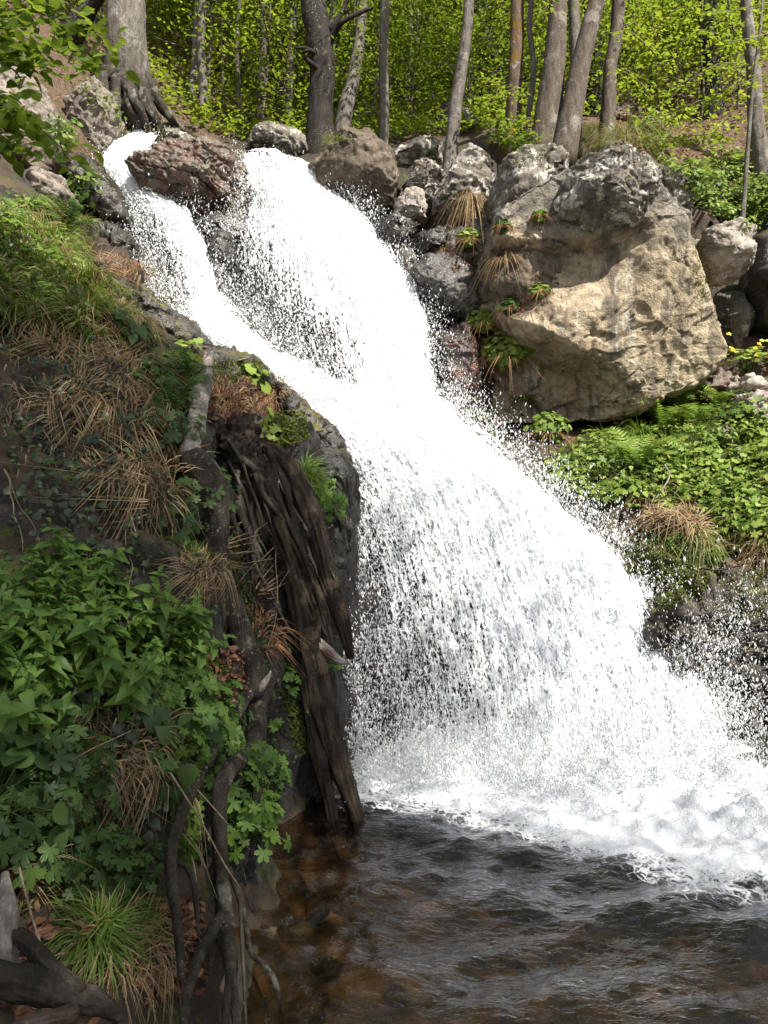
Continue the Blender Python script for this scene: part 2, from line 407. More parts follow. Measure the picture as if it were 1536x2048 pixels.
# ------------------------------------------------------------------ terrain: heights through surveyed points
pix = [ # bank on the left
 (0,2048,2.2),(0,1700,2.7),(0,1400,3.1),(0,1150,3.6),(0,900,4.2),(0,650,4.9),(0,500,6),(0,400,7.2),(0,300,8.8),
 (200,2048,2.5),(200,1700,3.1),(200,1400,3.5),(200,1150,3.9),(200,900,4.5),(200,690,5.2),(200,560,6.4),(185,450,7.9),
 (400,2048,2.8),(400,1700,3.65),(400,1400,4.05),(400,1150,4.5),(400,900,5.1),(400,790,5.6),(400,715,6.6),(330,690,7.3),(235,505,9.7),(225,600,7.6),(285,590,9.0),(330,640,8.5),
 (540,1600,4.95),(540,1300,5.1),(540,1000,5.5),(540,860,6.1),(540,775,7.0),(640,1600,5.4),(640,1300,5.7),(640,1000,6.1),(640,905,6.6),
 (625,850,7.2),(710,1560,5.9),(710,1200,6.5),(710,960,7.1),(690,900,7.5),
 # under the lower fall, its ledge, the wall behind the upper falls
 (900,1500,6.75),(900,1200,7.3),(900,960,8.0),(900,890,8.5),(1100,1500,6.95),(1100,1200,7.5),(1100,1010,8.1),(1300,1500,6.6),(1300,1200,7.35),
 (650,815,8.35),(750,815,8.9),(860,815,9.1),(500,770,8.5),(570,790,8.35),(600,780,9.2),(600,600,9.9),(600,490,10.4),(600,410,10.9),(560,340,11.4),
 (700,520,10.3),(800,700,9.5),(850,640,9.7),(860,800,9.2),
 (430,710,8.5),(350,600,9.3),(320,470,10.2),(240,400,11.0),(230,325,11.7),(290,292,12.5),(420,480,10.6),(450,560,10.0),
 # left hill and the stream lip
 (260,250,13.2),(150,250,11.3),(50,250,9.8),(150,120,13),(250,165,12.6),(0,100,12),(0,0,14),(100,0,15.5),(310,215,13.6),(400,268,13.6),(480,303,13.2),
 (550,295,13.8),(640,285,12.7),(770,292,13.2),(900,325,12),(960,280,13.2),(1030,262,11.7),(1200,255,12.4),(1330,265,13.6),(1400,232,16.2),(1536,300,13.6),
 (1536,400,11.6),(1450,425,11.2),(1480,700,11.2),(850,430,11.2),(930,530,10.5),(900,650,10.0),(930,790,9.4),(1000,880,9.3),(1200,845,10.3),
 # slope on the right
 (1000,915,8.7),(1080,880,8.95),(1250,835,9.4),(1450,765,9.8),(1536,785,9.6),(1536,900,8.3),(1300,950,8.1),(1100,985,8.3),(1250,1085,7.5),(1400,1055,7.4),
 (1536,1085,6.95),(1536,1200,6.4),(1350,1250,6.9),(1450,1400,6.35),(1460,1560,5.85),(1536,1500,5.6)]
wor = [(0,3,-.40),(1,4,-.45),(2,3,-.4),(3,5,-.35),(.5,5.4,-.5),(1.5,5.5,-.55),(4,3.4,-.4),(0,2,-.35),(2,1.5,-.3),(.8,3,-.42),(1.6,4.5,-.5),(0,4.2,-.4),(3,2.2,-.35),(2.5,4.2,-.45),(0,0,-.3),(1.5,-1,-.3),(0,-4,-.3),
 (-.52,2.9,-.1),(-.62,3.8,-.1),(-.74,4.8,-.1),(-.28,5.55,-.12),(.25,6.3,-.15),(-.5,2,-.05),(-.5,1.2,0),(-.6,-1,.1),
 (2.2,10.4,3.9),(1.5,10.5,4.4),(3,10.6,3.8),(5,6,2.4),(5,4,1.3),(5,2,.9),(5.4,8,3.5),(-4,0,2.8),(-3,2,2.3),(-6,4,5.6),(-8,8,9),(-10,12,12.5),(8,8,6),(10,12,9),
 (-6,-3,3.5),(-3,-6,1.5),(6,-4,1.2),(10,0,3.5),(12,6,7),(-8,18,15),(0,18,11.0),(8,18,13),(-20,40,30),(0,40,23.6),(20,40,27),(0,60,35.5),(-30,60,43),(30,60,41),(30,15,16),(-30,15,23),(30,-15,6),(-30,-15,8),(0,-20,1)]
CP = np.vstack((PA(pix), np.array(wor, float)))
def _phi(d): return d
_D = np.linalg.norm(CP[:, None, :2] - CP[None, :, :2], axis=2)
_A = np.zeros((len(CP) + 3,) * 2); _A[:len(CP), :len(CP)] = _phi(_D) - np.eye(len(CP)) * .02
_A[:len(CP), len(CP):] = np.column_stack((np.ones(len(CP)), CP[:, :2])); _A[len(CP):, :len(CP)] = _A[:len(CP), len(CP):].T
_W = np.linalg.solve(_A, np.concatenate((CP[:, 2], np.zeros(3))))
def height(x, y):
    x = np.atleast_1d(np.asarray(x, float)).ravel(); y = np.atleast_1d(np.asarray(y, float)).ravel()
    out = np.empty(len(x))
    for a in range(0, len(x), 20000):
        q = np.stack((x[a:a + 20000], y[a:a + 20000]), 1)
        d = np.linalg.norm(q[:, None] - CP[None, :, :2], axis=2)
        out[a:a + 20000] = _phi(d) @ _W[:len(CP)] + _W[len(CP)] + q @ _W[len(CP) + 1:]
    return out
def axis(segs):
    a = [segs[0][0]]
    for lo, hi, st in segs: a += list(np.arange(lo + st, hi + 1e-6, st))
    return np.array(a)
ax = axis([(-34, -8, 1.), (-8, -4, .15), (-4, 4.5, .04), (4.5, 8, .12), (8, 34, 1.)])
ay = axis([(-22, 0, 1.), (0, 2, .1), (2, 11.5, .04), (11.5, 17, .1), (17, 64, .8)])
gx, gy = np.meshgrid(ax, ay)
gz = height(gx, gy).reshape(gx.shape)
dzx = np.gradient(gz, ax, axis=1); dzy = np.gradient(gz, ay, axis=0)
nn = np.stack((-dzx, -dzy, np.ones_like(gz)), 2); nn /= np.linalg.norm(nn, axis=2)[:, :, None]
tp = np.stack((gx, gy, gz), 2).reshape(-1, 3)
steep = 1 - nn[:, :, 2].ravel()
amp = sstep(-.5, .3, tp[:, 2]) * .8 + .2
dis = amp * (.10 * fbm(tp * 1.3, 5, 5) + sstep(.15, .5, steep) * (.10 * ridged(tp * 2.2, 5, 8) - .07 + .16 * facet(tp * (1.6, 1.6, 2.2), 3) + .08 * facet(tp * 4.3, 4)))
tp = tp + nn.reshape(-1, 3) * dis[:, None]
ny, nx = gx.shape
ii = np.arange(ny - 1)[:, None] * nx + np.arange(nx - 1)[None]
TF = np.stack((ii, ii + 1, ii + nx + 1, ii + nx), 2).reshape(-1, 4)
def terrain_mat():
    g = M('soil_and_rock'); p = g.pos()
    ge = g.n('NewGeometry'); nz = g.n('SeparateXYZ', Vector=ge.outputs['Normal']).outputs[2]
    n1 = g.noise(p, 1.8, 8, .65); n2 = g.noise(p, 12, 6, .7); n3 = g.noise(p, 40, 4, .7)
    soil = g.ramp(n1, [(.3, (.018, .012, .008)), (.5, (.045, .030, .019)), (.7, (.085, .057, .035))])
    rockc = g.ramp(n2, [(.35, (.014, .012, .011)), (.55, (.035, .030, .026)), (.75, (.075, .064, .053))])
    col = g.mix(g.ss(nz, .75, .45), soil, rockc)
    mossc = g.ramp(n3, [(.3, (.02, .026, .006)), (.6, (.06, .065, .012)), (.8, (.10, .09, .016))])
    col = g.mix(g.math('MULTIPLY', g.ss(g.noise(p, 2.4, 7, .7), .50, .62), g.ss(nz, .1, .4)), col, mossc)
    lit = g.ramp(g.noise(p, 34, 3, .6, 1.), [(.35, (.035, .02, .012)), (.5, (.085, .048, .027)), (.62, (.16, .098, .058)), (.75, (.24, .17, .11))])
    col = g.mix(g.math('MULTIPLY', g.attr('litter').outputs['Fac'], g.ss(n2, .3, .5)), col, lit)
    bed = g.ramp(g.noise(p, 3.5, 6, .6), [(.3, (.035, .027, .016)), (.5, (.10, .074, .042)), (.7, (.19, .145, .09))])
    col = g.mix(g.attr('bed').outputs['Fac'], col, bed)
    wetf = g.attr('wet').outputs['Fac']
    col = g.mix(g.math('MULTIPLY', wetf, .55), col, (.012, .010, .009))
    h = g.math('ADD', n2, g.math('MULTIPLY', n3, .5))
    b = g.n('BsdfPrincipled', Base_Color=col, Roughness=g.ss(wetf, 0, 1, .9, .38), Specular_IOR_Level=.4, Normal=g.bump(h, .9, .04))
    return g.surf(b)
lit = np.clip(.8 * sstep(9.5, 10.5, tp[:, 1]) * sstep(-2.6, -3.2, tp[:, 0]) + sstep(11.5, 13, tp[:, 1]) * sstep(1.5, 4, tp[:, 0]) + sstep(15, 18, tp[:, 1]) + .5 * sstep(6.4, 7.6, tp[:, 1]) * sstep(1.2, 2, tp[:, 0]) * sstep(.75, .35, steep), 0, 1)
bed = sstep(.06, -.06, tp[:, 2])
fx = np.interp(tp[:, 1], [5.5, 6.5, 7.5, 8.5, 9.5, 11, 12.5], [1, .9, .6, .2, -.2, -1.6, -2.6]); fw = np.interp(tp[:, 1], [5.5, 7, 9, 12], [1.7, 1.6, 1.5, 1.6])
wet = sstep(fw + .6, fw, np.abs(tp[:, 0] - fx)) * sstep(4.6, 5.4, tp[:, 1]) * sstep(13.5, 12.5, tp[:, 1])
tag(obj('terrain', (tp, TF), terrain_mat(), origin=(0, 0, 0), attrs={'litter': lit, 'bed': bed, 'wet': wet}), kind='structure')
COLL = [(tp, TF)]

# ------------------------------------------------------------------ boulders and ledges
_ico = {}
def ico(n):
    if n not in _ico:
        b = bmesh.new(); bmesh.ops.create_icosphere(b, subdivisions=n, radius=1)
        b.verts.ensure_lookup_table()
        _ico[n] = (np.array([v.co[:] for v in b.verts]), np.array([[v.index for v in f.verts] for f in b.faces])); b.free()
    return _ico[n]
def rock_shape(poly, Y, tf, tb, sub=5, seed=0, amp=.05, facets=9, e=.72, slant=(0, 0), blocky=.05, fr=1.6, bfr=2.2, cen=None, strata=0., crack=.02):
    V, F = ico(sub); rs = np.random.RandomState(seed)
    poly = np.asarray(poly, float)
    a, b = poly, np.roll(poly, -1, 0)
    cr = a[:, 0] * b[:, 1] - b[:, 0] * a[:, 1]
    cx, cyy = cen if cen else (((a[:, 0] + b[:, 0]) * cr).sum() / (3 * cr.sum()), ((a[:, 1] + b[:, 1]) * cr).sum() / (3 * cr.sum()))
    th = np.linspace(-math.pi, math.pi, 721); Rr = np.zeros(721)
    ex, ez = a[:, 0] - cx, cyy - a[:, 1]; gx_, gz_ = b[:, 0] - cx, cyy - b[:, 1]
    for k, t in enumerate(th):
        c, s_ = math.cos(t), math.sin(t)
        dx, dz = gx_ - ex, gz_ - ez
        den = c * dz - s_ * dx; den = np.where(np.abs(den) < 1e-9, 1e-9, den)
        r = (ex * dz - ez * dx) / den; u = (ex * s_ - ez * c) / den
        ok = (u >= -1e-6) & (u <= 1 + 1e-6) & (r > 0)
        Rr[k] = r[ok].max() if ok.any() else 10
    kk = np.ones(9) / 9
    Rr = np.convolve(np.concatenate((Rr[-5:-1], Rr, Rr[1:5])), kk, 'valid')
    t0 = np.arctan2(V[:, 2], V[:, 0]); s0 = np.hypot(V[:, 0], V[:, 2])
    q = s0 ** e
    p = np.stack((np.cos(t0) * q, np.sign(V[:, 1]) * np.abs(V[:, 1]) ** e, np.sin(t0) * q), 1)
    for k in range(facets * 2):
        n = rs.normal(size=3); n[1] = -abs(n[1]) * 1.2 - .2; n /= np.linalg.norm(n)
        m = (p @ n).max() * rs.uniform(.66, .93)
        p = p - n * np.maximum(p @ n - m, 0)[:, None] * .92
    t1 = np.arctan2(p[:, 2], p[:, 0]); q = np.hypot(p[:, 0], p[:, 2]); Rv = np.interp(t1, th, Rr)
    dx = np.cos(t1) * q * Rv; dz = np.sin(t1) * q * Rv
    Yv = Y + slant[0] * dx / FPX * Y + slant[1] * dz / FPX * Y + np.where(p[:, 1] < 0, p[:, 1] * tf, p[:, 1] * tb)
    X = (cx + dx - 768) / FPX * Y; Z = CAMZ + (1024 - cyy + dz) / FPX * Y
    W = np.stack((X, Yv, Z), 1)
    c = W.mean(0)
    nr = np.zeros_like(W); fn = np.cross(W[F[:, 1]] - W[F[:, 0]], W[F[:, 2]] - W[F[:, 0]])
    for k in range(3): np.add.at(nr, F[:, k], fn)
    nr /= np.linalg.norm(nr, axis=1)[:, None] + 1e-12
    wp = W * (1, 1, 1.25) + .22 * np.stack((perlin(W * 1.7, 1), perlin(W * 1.7, 2), perlin(W * 1.7, 3)), 1)
    d = amp * (.6 * fbm(W * fr, 6, seed, .55) + .45 * ridged(W * fr * 2.6, 5, seed + 9) - .2)
    d += blocky * (.6 * facet(wp * bfr * .9, seed) + .5 * facet(wp * bfr * 2.3, seed + 3) + .35 * facet(wp * bfr * 5.5, seed + 6))
    qv = np.stack((W[:, 0] * .8 + W[:, 2] * .5, W[:, 1], W[:, 2] * .8 - W[:, 0] * .5), 1)
    for q_, s_, a_ in ((qv * (.8, .8, 1.5), 31, 1.), (qv * (1.5, 1.5, 3.4), 37, .7)):
        msk = sstep(-.05, .35, perlin(W * 1.1, seed + s_ + 3))
        d -= crack * a_ * msk * sstep(.035, 0, np.abs(perlin(q_ + .05 * np.stack((perlin(W * 6, 7), perlin(W * 6, 8), perlin(W * 6, 9)), 1), seed + s_)))
    if strata:
        sd = (W @ np.array((.35, .1, .93))) * 7 + 1.2 * perlin(W * 1.1, seed + 4)
        d += strata * (sstep(0, .35, sd - np.floor(sd)) - .5)
    return W + nr * d[:, None], F
def rock(label, poly, Y, tf, tb, mat, cat='boulder', name='boulder', group=None, **k):
    W, F = rock_shape(poly, Y, tf, tb, **k)
    COLL.append((W, F))
    return obj(name, (W, F), MAT[mat] if isinstance(mat, str) else mat, label=label, cat=cat, group=group)

# the great boulder and the blocks around its top
W, F = rock_shape([(960,560),(985,450),(1050,400),(1150,360),(1280,340),(1415,405),(1462,550),(1466,620),(1436,725),(1385,775),(1330,800),(1270,825),(1160,832),(1060,842),(975,838),(930,790),(925,700)],
     9.1, .75, 1.3, sub=8, seed=4, amp=.05, facets=3, e=.60, slant=(.02, -.15), blocky=.05, fr=1.3, bfr=1.1, cen=(1180, 600), crack=.035)
# undercut on the lower left, hollow under the ledge
u = (W[:, 0] / W[:, 1] * FPX + 768); v = 1024 - (W[:, 2] - CAMZ) / W[:, 1] * FPX
frt = sstep(9.2, 8.8, W[:, 1])
edge = 640 + (u - 1050) * .52
W[:, 1] += frt * .75 * sstep(-6, 42, v - edge) * sstep(1300, 1120, u)
edge2 = np.interp(u, [950, 1010, 1060, 1150, 1240, 1300], [500, 470, 478, 470, 455, 430])
W[:, 1] += frt * .34 * sstep(0, 25, v - edge2) * sstep(170, 40, v - edge2) * sstep(1330, 1220, u)
W[:, 1] += frt * .28 * sstep(1120, 1030, u) * sstep(480, 520, v) * sstep(660, 600, v)
COLL.append((W, F))
obj('boulder', (W, F), MAT['rock_tan'], label='huge tan boulder with dark vertical stains overhanging the slope beside the fall', cat='boulder')
rock('dark lichened block overhanging the top of the huge tan boulder', [(1100,420),(1130,350),(1165,300),(1230,285),(1290,300),(1340,340),(1350,400),(1310,440),(1240,458),(1180,452),(1115,440)], 8.5, .5, 1.2, 'rock_lichen', sub=7, seed=12, amp=.07, facets=5, blocky=.05, slant=(-.1, -.25))
rock('white blotched slab left of the dark overhanging block', [(985,400),(1000,330),(1060,285),(1120,265),(1150,280),(1140,330),(1110,400),(1070,450),(1020,462),(990,440)], 9.1, .5, 1., 'rock_lichen', sub=6, seed=13, amp=.07, facets=6, slant=(-.1, .1))
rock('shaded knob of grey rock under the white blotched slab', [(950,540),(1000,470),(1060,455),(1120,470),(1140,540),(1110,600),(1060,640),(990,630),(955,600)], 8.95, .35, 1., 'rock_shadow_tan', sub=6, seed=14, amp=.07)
rock('grey stone at the right shoulder of the huge tan boulder', [(1270,300),(1320,285),(1360,330),(1385,400),(1370,450),(1310,430),(1280,360)], 9.2, .4, .8, 'rock_lichen', sub=6, seed=15, amp=.05)
rock('pale square stone perched over the dark hollow', [(1415,460),(1450,440),(1485,425),(1512,470),(1516,530),(1480,560),(1430,562),(1412,520)], 9.6, .35, .6, 'rock_pale', sub=6, seed=17, amp=.06)
rock('dark upright stone wedged in the hollow', [(1440,580),(1500,565),(1512,610),(1500,670),(1475,700),(1450,660)], 10.2, .3, .5, 'rock_grey', sub=5, seed=18, amp=.05)
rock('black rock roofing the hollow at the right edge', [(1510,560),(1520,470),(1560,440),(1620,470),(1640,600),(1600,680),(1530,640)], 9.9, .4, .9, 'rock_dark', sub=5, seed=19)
rock('broad flat pale stone at the right edge above the herbs', [(1470,800),(1500,782),(1560,778),(1620,800),(1610,850),(1540,858),(1480,845)], 8.8, .3, .5, 'rock_pale', sub=5, seed=20, amp=.05, strata=.03)
rock('small grey stone behind the flat pale stone', [(1450,775),(1480,748),(1520,752),(1535,775),(1500,790),(1460,790)], 9.3, .2, .4, 'rock_pale', sub=5, seed=21)
rock('reddish mossy stone at the foot of the huge boulder', [(1385,790),(1400,740),(1440,730),(1470,750),(1460,790),(1420,806)], 9.4, .25, .4, 'rock_red', sub=5, seed=22)
rock('small dark stone in the mouth of the hollow', [(1412,740),(1420,705),(1440,705),(1447,735),(1430,750)], 9.8, .15, .3, 'rock_dark', sub=4, seed=23)
rock('small white stone among the herbs near the right edge', [(1470,912),(1490,900),(1512,908),(1510,928),(1480,932)], 8.05, .1, .2, 'rock_pale', sub=4, seed=24)
rock('grey stone half buried in the herbs below the boulder', [(1430,870),(1450,852),(1470,862),(1465,888),(1440,890)], 8.5, .12, .2, 'rock_pale', sub=4, seed=25)
# between the boulder and the fall
rock('domed brown boulder beside the top of the fall', [(600,330),(640,290),(690,275),(740,282),(780,315),(797,360),(790,410),(750,440),(700,425),(640,390)], 10.7, .6, 1., 'rock_brown', sub=6, seed=31, amp=.06, facets=4)
rock('pale lumpy stone right of the domed brown boulder', [(782,435),(790,405),(815,375),(845,372),(857,400),(855,445),(820,452)], 10.1, .35, .5, 'rock_pale', sub=5, seed=32, amp=.06)
rock('wet glinting rock at the spray edge under the pale lumpy stone', [(735,470),(760,445),(800,434),(830,450),(825,490),(795,515),(750,505)], 9.9, .35, .6, 'rock_wet', sub=6, seed=33, amp=.05)
rock('long grey wet rock right of the glinting rock', [(812,500),(825,460),(880,448),(950,455),(965,490),(930,510),(850,520)], 9.8, .3, .6, 'rock_wet', sub=6, seed=34)
rock('big wet dark rock bulging over a black gap', [(820,540),(850,505),(910,505),(960,530),(990,570),(985,620),(940,645),(890,625),(850,590)], 9.3, .45, .8, rock_mat('rock_wet_grey', (.035, .031, .027), (.075, .067, .06), (.14, .125, .11), wet=.9), sub=6, seed=35, amp=.06)
rock('narrow upright stone at the spray edge', [(800,540),(803,500),(822,495),(830,535),(826,575),(812,570)], 9.6, .2, .4, 'rock_grey', sub=5, seed=36)
rock('wet reddish rock wall right beside the fall', [(850,650),(880,640),(930,655),(960,700),(960,770),(930,810),(890,790),(862,730)], 9.15, .35, .7, rock_mat('rock_wet_red', (.03, .022, .018), (.065, .048, .04), (.12, .1, .09), wet=1., red=.5), sub=6, seed=37, amp=.06)
rock('grey weathered rock under the leaning pale trunk', [(865,420),(875,370),(905,330),(945,322),(985,345),(990,400),(960,440),(900,452)], 10.0, .4, .7, 'rock_lichen', sub=6, seed=38, amp=.07)
rock('blotched pale rock left of the grey weathered rock', [(800,370),(830,320),(880,318),(900,350),(880,400),(840,400)], 10.7, .4, .6, 'rock_lichen', sub=6, seed=39, amp=.07)
rock('whitish knob of rock between the leaning trunk and the slab', [(905,330),(920,298),(950,290),(975,305),(975,350),(930,365)], 10.3, .35, .5, 'rock_pale', sub=5, seed=40, amp=.06)
rock('grey rock bench below the dry grass tussock', [(880,520),(900,465),(950,445),(1000,455),(1010,510),(990,560),(940,540)], 9.55, .3, .6, 'rock_grey', sub=6, seed=41, amp=.06)
rock('dark crag standing in the woods behind the leaning trunk', [(845,265),(870,220),(915,200),(955,230),(975,275),(940,300),(870,300)], 14.5, .7, 1., 'rock_grey', sub=6, seed=42, amp=.12)
rock('shaded rock with pale blotches at the foot of the crag', [(780,320),(800,285),(850,275),(890,290),(895,330),(840,345)], 12.2, .5, .7, 'rock_lichen', sub=5, seed=43, amp=.08)
rock('jagged dark outcrop left of the big dark tree', [(490,300),(510,255),(540,244),(580,262),(606,300),(590,325),(530,325)], 12.3, .5, .8, 'rock_lichen', sub=6, seed=44, amp=.12, strata=.05)
rock('grey rock in the wood behind the right trunks', [(1190,255),(1215,215),(1255,205),(1285,235),(1270,265)], 14.0, .4, .7, 'rock_brown', sub=5, seed=45)
rock('second grey rock in the wood right of the trunks', [(1265,260),(1290,232),(1320,240),(1335,265),(1300,280)], 13.6, .4, .7, 'rock_grey', sub=5, seed=46)
# upper left
rock('wet red streaked boulder splitting the stream', [(255,335),(300,295),(370,273),(440,290),(490,320),(505,380),(500,430),(440,443),(390,440),(330,410),(280,370)], 10.6, .65, 1., 'rock_red', sub=7, seed=51, amp=.08, facets=6, strata=.04, blocky=.06)
rock('dark ledge under the red streaked boulder', [(375,450),(420,430),(480,425),(505,440),(500,475),(450,490),(400,480)], 10.2, .4, .7, 'rock_wet', sub=6, seed=52)
rock('dark dripping rock between the two upper falls', [(415,500),(430,470),(460,470),(470,540),(460,640),(440,700),(425,620)], 9.35, .3, .6, 'rock_wet', sub=6, seed=53)
rock('big sunlit boulder with a black underside beside the lip', [(105,190),(150,150),(195,160),(235,205),(248,260),(225,315),(205,330),(170,290),(135,260)], 11.6, .45, 1., 'rock_pink', sub=6, seed=54, amp=.05, facets=4)
rock('pale sunlit rock face high at the left edge', [(-60,250),(-50,130),(0,110),(60,150),(100,215),(100,255),(60,260),(0,265)], 9.6, .45, 1., 'rock_pink', sub=6, seed=55, amp=.08, facets=7)
rock('shaded brown rock under the pale sunlit face', [(-40,330),(-40,255),(30,245),(90,250),(105,300),(80,345),(10,355)], 9.0, .35, .8, 'rock_brown', sub=6, seed=56)
rock('wet dark shoulder beside the left cascade', [(100,340),(130,300),(175,310),(212,345),(245,400),(255,440),(200,440),(140,400)], 9.7, .5, 1., 'rock_wet_moss', sub=6, seed=57, amp=.07)
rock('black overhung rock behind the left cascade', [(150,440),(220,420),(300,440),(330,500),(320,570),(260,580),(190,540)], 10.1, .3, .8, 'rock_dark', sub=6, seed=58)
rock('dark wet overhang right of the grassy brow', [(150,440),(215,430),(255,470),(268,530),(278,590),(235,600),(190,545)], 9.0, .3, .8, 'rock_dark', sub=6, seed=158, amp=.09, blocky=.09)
rock('sloping dark rock on the brow above the wet ledge', [(185,500),(225,520),(265,590),(300,640),(260,650),(210,600)], 7.7, .25, .6, 'rock_wet_moss', sub=6, seed=159, amp=.08, blocky=.08)
rock('low grey ledge above the left grass bank', [(20,380),(50,350),(110,345),(130,380),(110,405),(40,405)], 8.6, .3, .6, 'rock_pink', sub=5, seed=59, strata=.03)
rock('sloping rock ridge under the grey beech roots', [(240,270),(270,235),(330,240),(400,275),(430,295),(340,300),(290,290)], 12.4, .3, .6, 'rock_lichen', sub=6, seed=60, amp=.06)
# left bank ledges
rock('smooth wet rock beside the lower end of the left cascade', [(205,600),(240,565),(300,580),(360,620),(410,670),(400,700),(320,700),(240,680)], 7.3, .45, 1., 'rock_wet_moss', sub=6, seed=61, amp=.06)
rock('mossy rock ledge behind the broken snag', [(195,700),(260,675),(350,680),(440,685),(510,715),(545,760),(530,790),(430,785),(320,765),(220,745)], 6.7, .5, 1., 'rock_wet_moss', sub=7, seed=62, amp=.07, e=.6)
rock('dark stepped rock at the left edge of the main fall', [(530,800),(560,765),(610,800),(660,850),(690,900),(680,960),(620,940),(560,880)], 7.0, .4, .9, 'rock_wet_moss', sub=6, seed=63, amp=.06)
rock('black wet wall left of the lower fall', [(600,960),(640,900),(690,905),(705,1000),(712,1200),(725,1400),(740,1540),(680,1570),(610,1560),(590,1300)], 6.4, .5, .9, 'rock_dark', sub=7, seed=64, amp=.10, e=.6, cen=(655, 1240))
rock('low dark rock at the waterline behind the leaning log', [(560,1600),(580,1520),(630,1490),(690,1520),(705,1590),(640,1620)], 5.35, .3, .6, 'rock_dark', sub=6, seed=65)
rock('dark rock splashed by the lower fall beside the pool', [(725,1530),(735,1440),(770,1400),(820,1440),(850,1500),(850,1540),(790,1555)], 6.15, .2, .6, 'rock_wet', sub=6, seed=66, amp=.06)
# right bank
rock('big dark wet rock wall right of the lower fall', [(1300,1250),(1350,1190),(1440,1150),(1520,1125),(1620,1150),(1680,1300),(1660,1480),(1560,1590),(1460,1585),(1435,1480),(1400,1380),(1340,1320)], 6.3, .5, 1.2, rock_mat('rock_spray', (.014, .011, .008), (.05, .037, .025), (.11, .08, .055), wet=.5, moss=.35, bumpd=.06), sub=7, seed=71, amp=.16, blocky=.12, fr=2.2, crack=.06, cen=(1500, 1360))
rock('mossy rib of rock beside the lower fall', [(1235,1120),(1260,1080),(1320,1085),(1400,1100),(1425,1150),(1400,1210),(1350,1260),(1290,1230),(1255,1180)], 7.0, .4, 1., rock_mat('rock_moss', (.02, .016, .012), (.055, .042, .028), (.10, .08, .06), moss=1.3, wet=.2, bumpd=.05), sub=7, seed=72, amp=.12, strata=.07, blocky=.08, crack=.05)
rock('square dark stone on top of the mossy rib', [(1300,1075),(1310,1030),(1345,1015),(1385,1030),(1380,1095),(1340,1115)], 7.1, .25, .5, 'rock_dark', sub=6, seed=73, e=.5, strata=.03)

BV = []; BF = []; bo = 0
for V_, F_ in COLL:
    BV.append(V_); BF.extend((F_ + bo).tolist()); bo += len(V_)
BVH = BVHTree.FromPolygons(np.concatenate(BV).tolist(), BF)
EYE = Vector((0, 0, CAMZ))
def hit(px, py):
    d = Vector(((px - 768) / FPX, 1, (1024 - py) / FPX)).normalized()
    l, n, i, dist = BVH.ray_cast(EYE, d)
    if l is None: return None
    return np.array(l), np.array(n if n.dot(d) < 0 else -n)
def in_poly(x, y, poly):
    r = False; k = len(poly) - 1
    for q in range(len(poly)):
        (a, b), (c, d) = poly[q], poly[k]
        if (b > y) != (d > y) and x < (c - a) * (y - b) / (d - b) + a: r = not r
        k = q
    return r
def scatter(poly, n, seed):
    """n points where the ground or a rock lies inside an outline"""
    rs = random.Random(seed); xs = [p[0] for p in poly]; ys = [p[1] for p in poly]; out = []
    for _ in range(n * 30):
        x, y = rs.uniform(min(xs), max(xs)), rs.uniform(min(ys), max(ys))
        if in_poly(x, y, poly):
            h = hit(x, y)
            if h: out.append(h)
            if len(out) >= n: break
    return out
def ground(x, y):
    l, n, i, d = BVH.ray_cast(Vector((x, y, 60)), Vector((0, 0, -1)))
    return np.array(l) if l is not None else np.array((x, y, height(x, y)[0]))

# ------------------------------------------------------------------ falling water
def water_mat():
    g = M('white_water'); fl = g.attr('flow').outputs['Vector']; de = g.attr('dens').outputs['Fac']
    sv = g.scale(fl, (30, 1.7, 5)); st = g.noise(sv, 1., 6, .65, .5)
    lv = g.scale(fl, (14, 8, 5)); lace = g.n('TexVoronoi', {'feature': 'DISTANCE_TO_EDGE'}, Vector=g.n('VectorMath', {'operation': 'ADD'}, _0=lv, _1=g.scale(g.n('TexNoise', Vector=lv, Scale=1.3, Detail=5.).outputs['Color'], (1.6, 1.6, 0))).outputs[0], Scale=1.7).outputs['Distance']
    fine = g.noise(g.scale(fl, (64, 10, 5)), 1., 5, .7, .6)
    a = g.math('ADD', de, g.math('MULTIPLY', g.math('SUBTRACT', st, .5), 1.5))
    a = g.math('ADD', a, g.math('MULTIPLY', g.math('SUBTRACT', fine, .5), 1.2))
    a = g.math('ADD', a, g.ss(lace, .02, .22, .16, -.16))
    al = g.ss(a, .40, .66)
    h = g.math('ADD', g.math('MULTIPLY', fine, .6), st)
    b = g.n('BsdfPrincipled', Base_Color=(.86, .88, .9), Roughness=.35, Specular_IOR_Level=.5, Normal=g.bump(h, .7, .03))
    t = g.n('BsdfTranslucent', Color=(.86, .88, .9))
    wsh = g.n('MixShader', _0=.3, _1=b.outputs[0], _2=t.outputs[0])
    return g.surf(g.n('MixShader', _0=al, _1=g.n('BsdfTransparent').outputs[0], _2=wsh.outputs[0]))
WM = water_mat()
DROPS = []
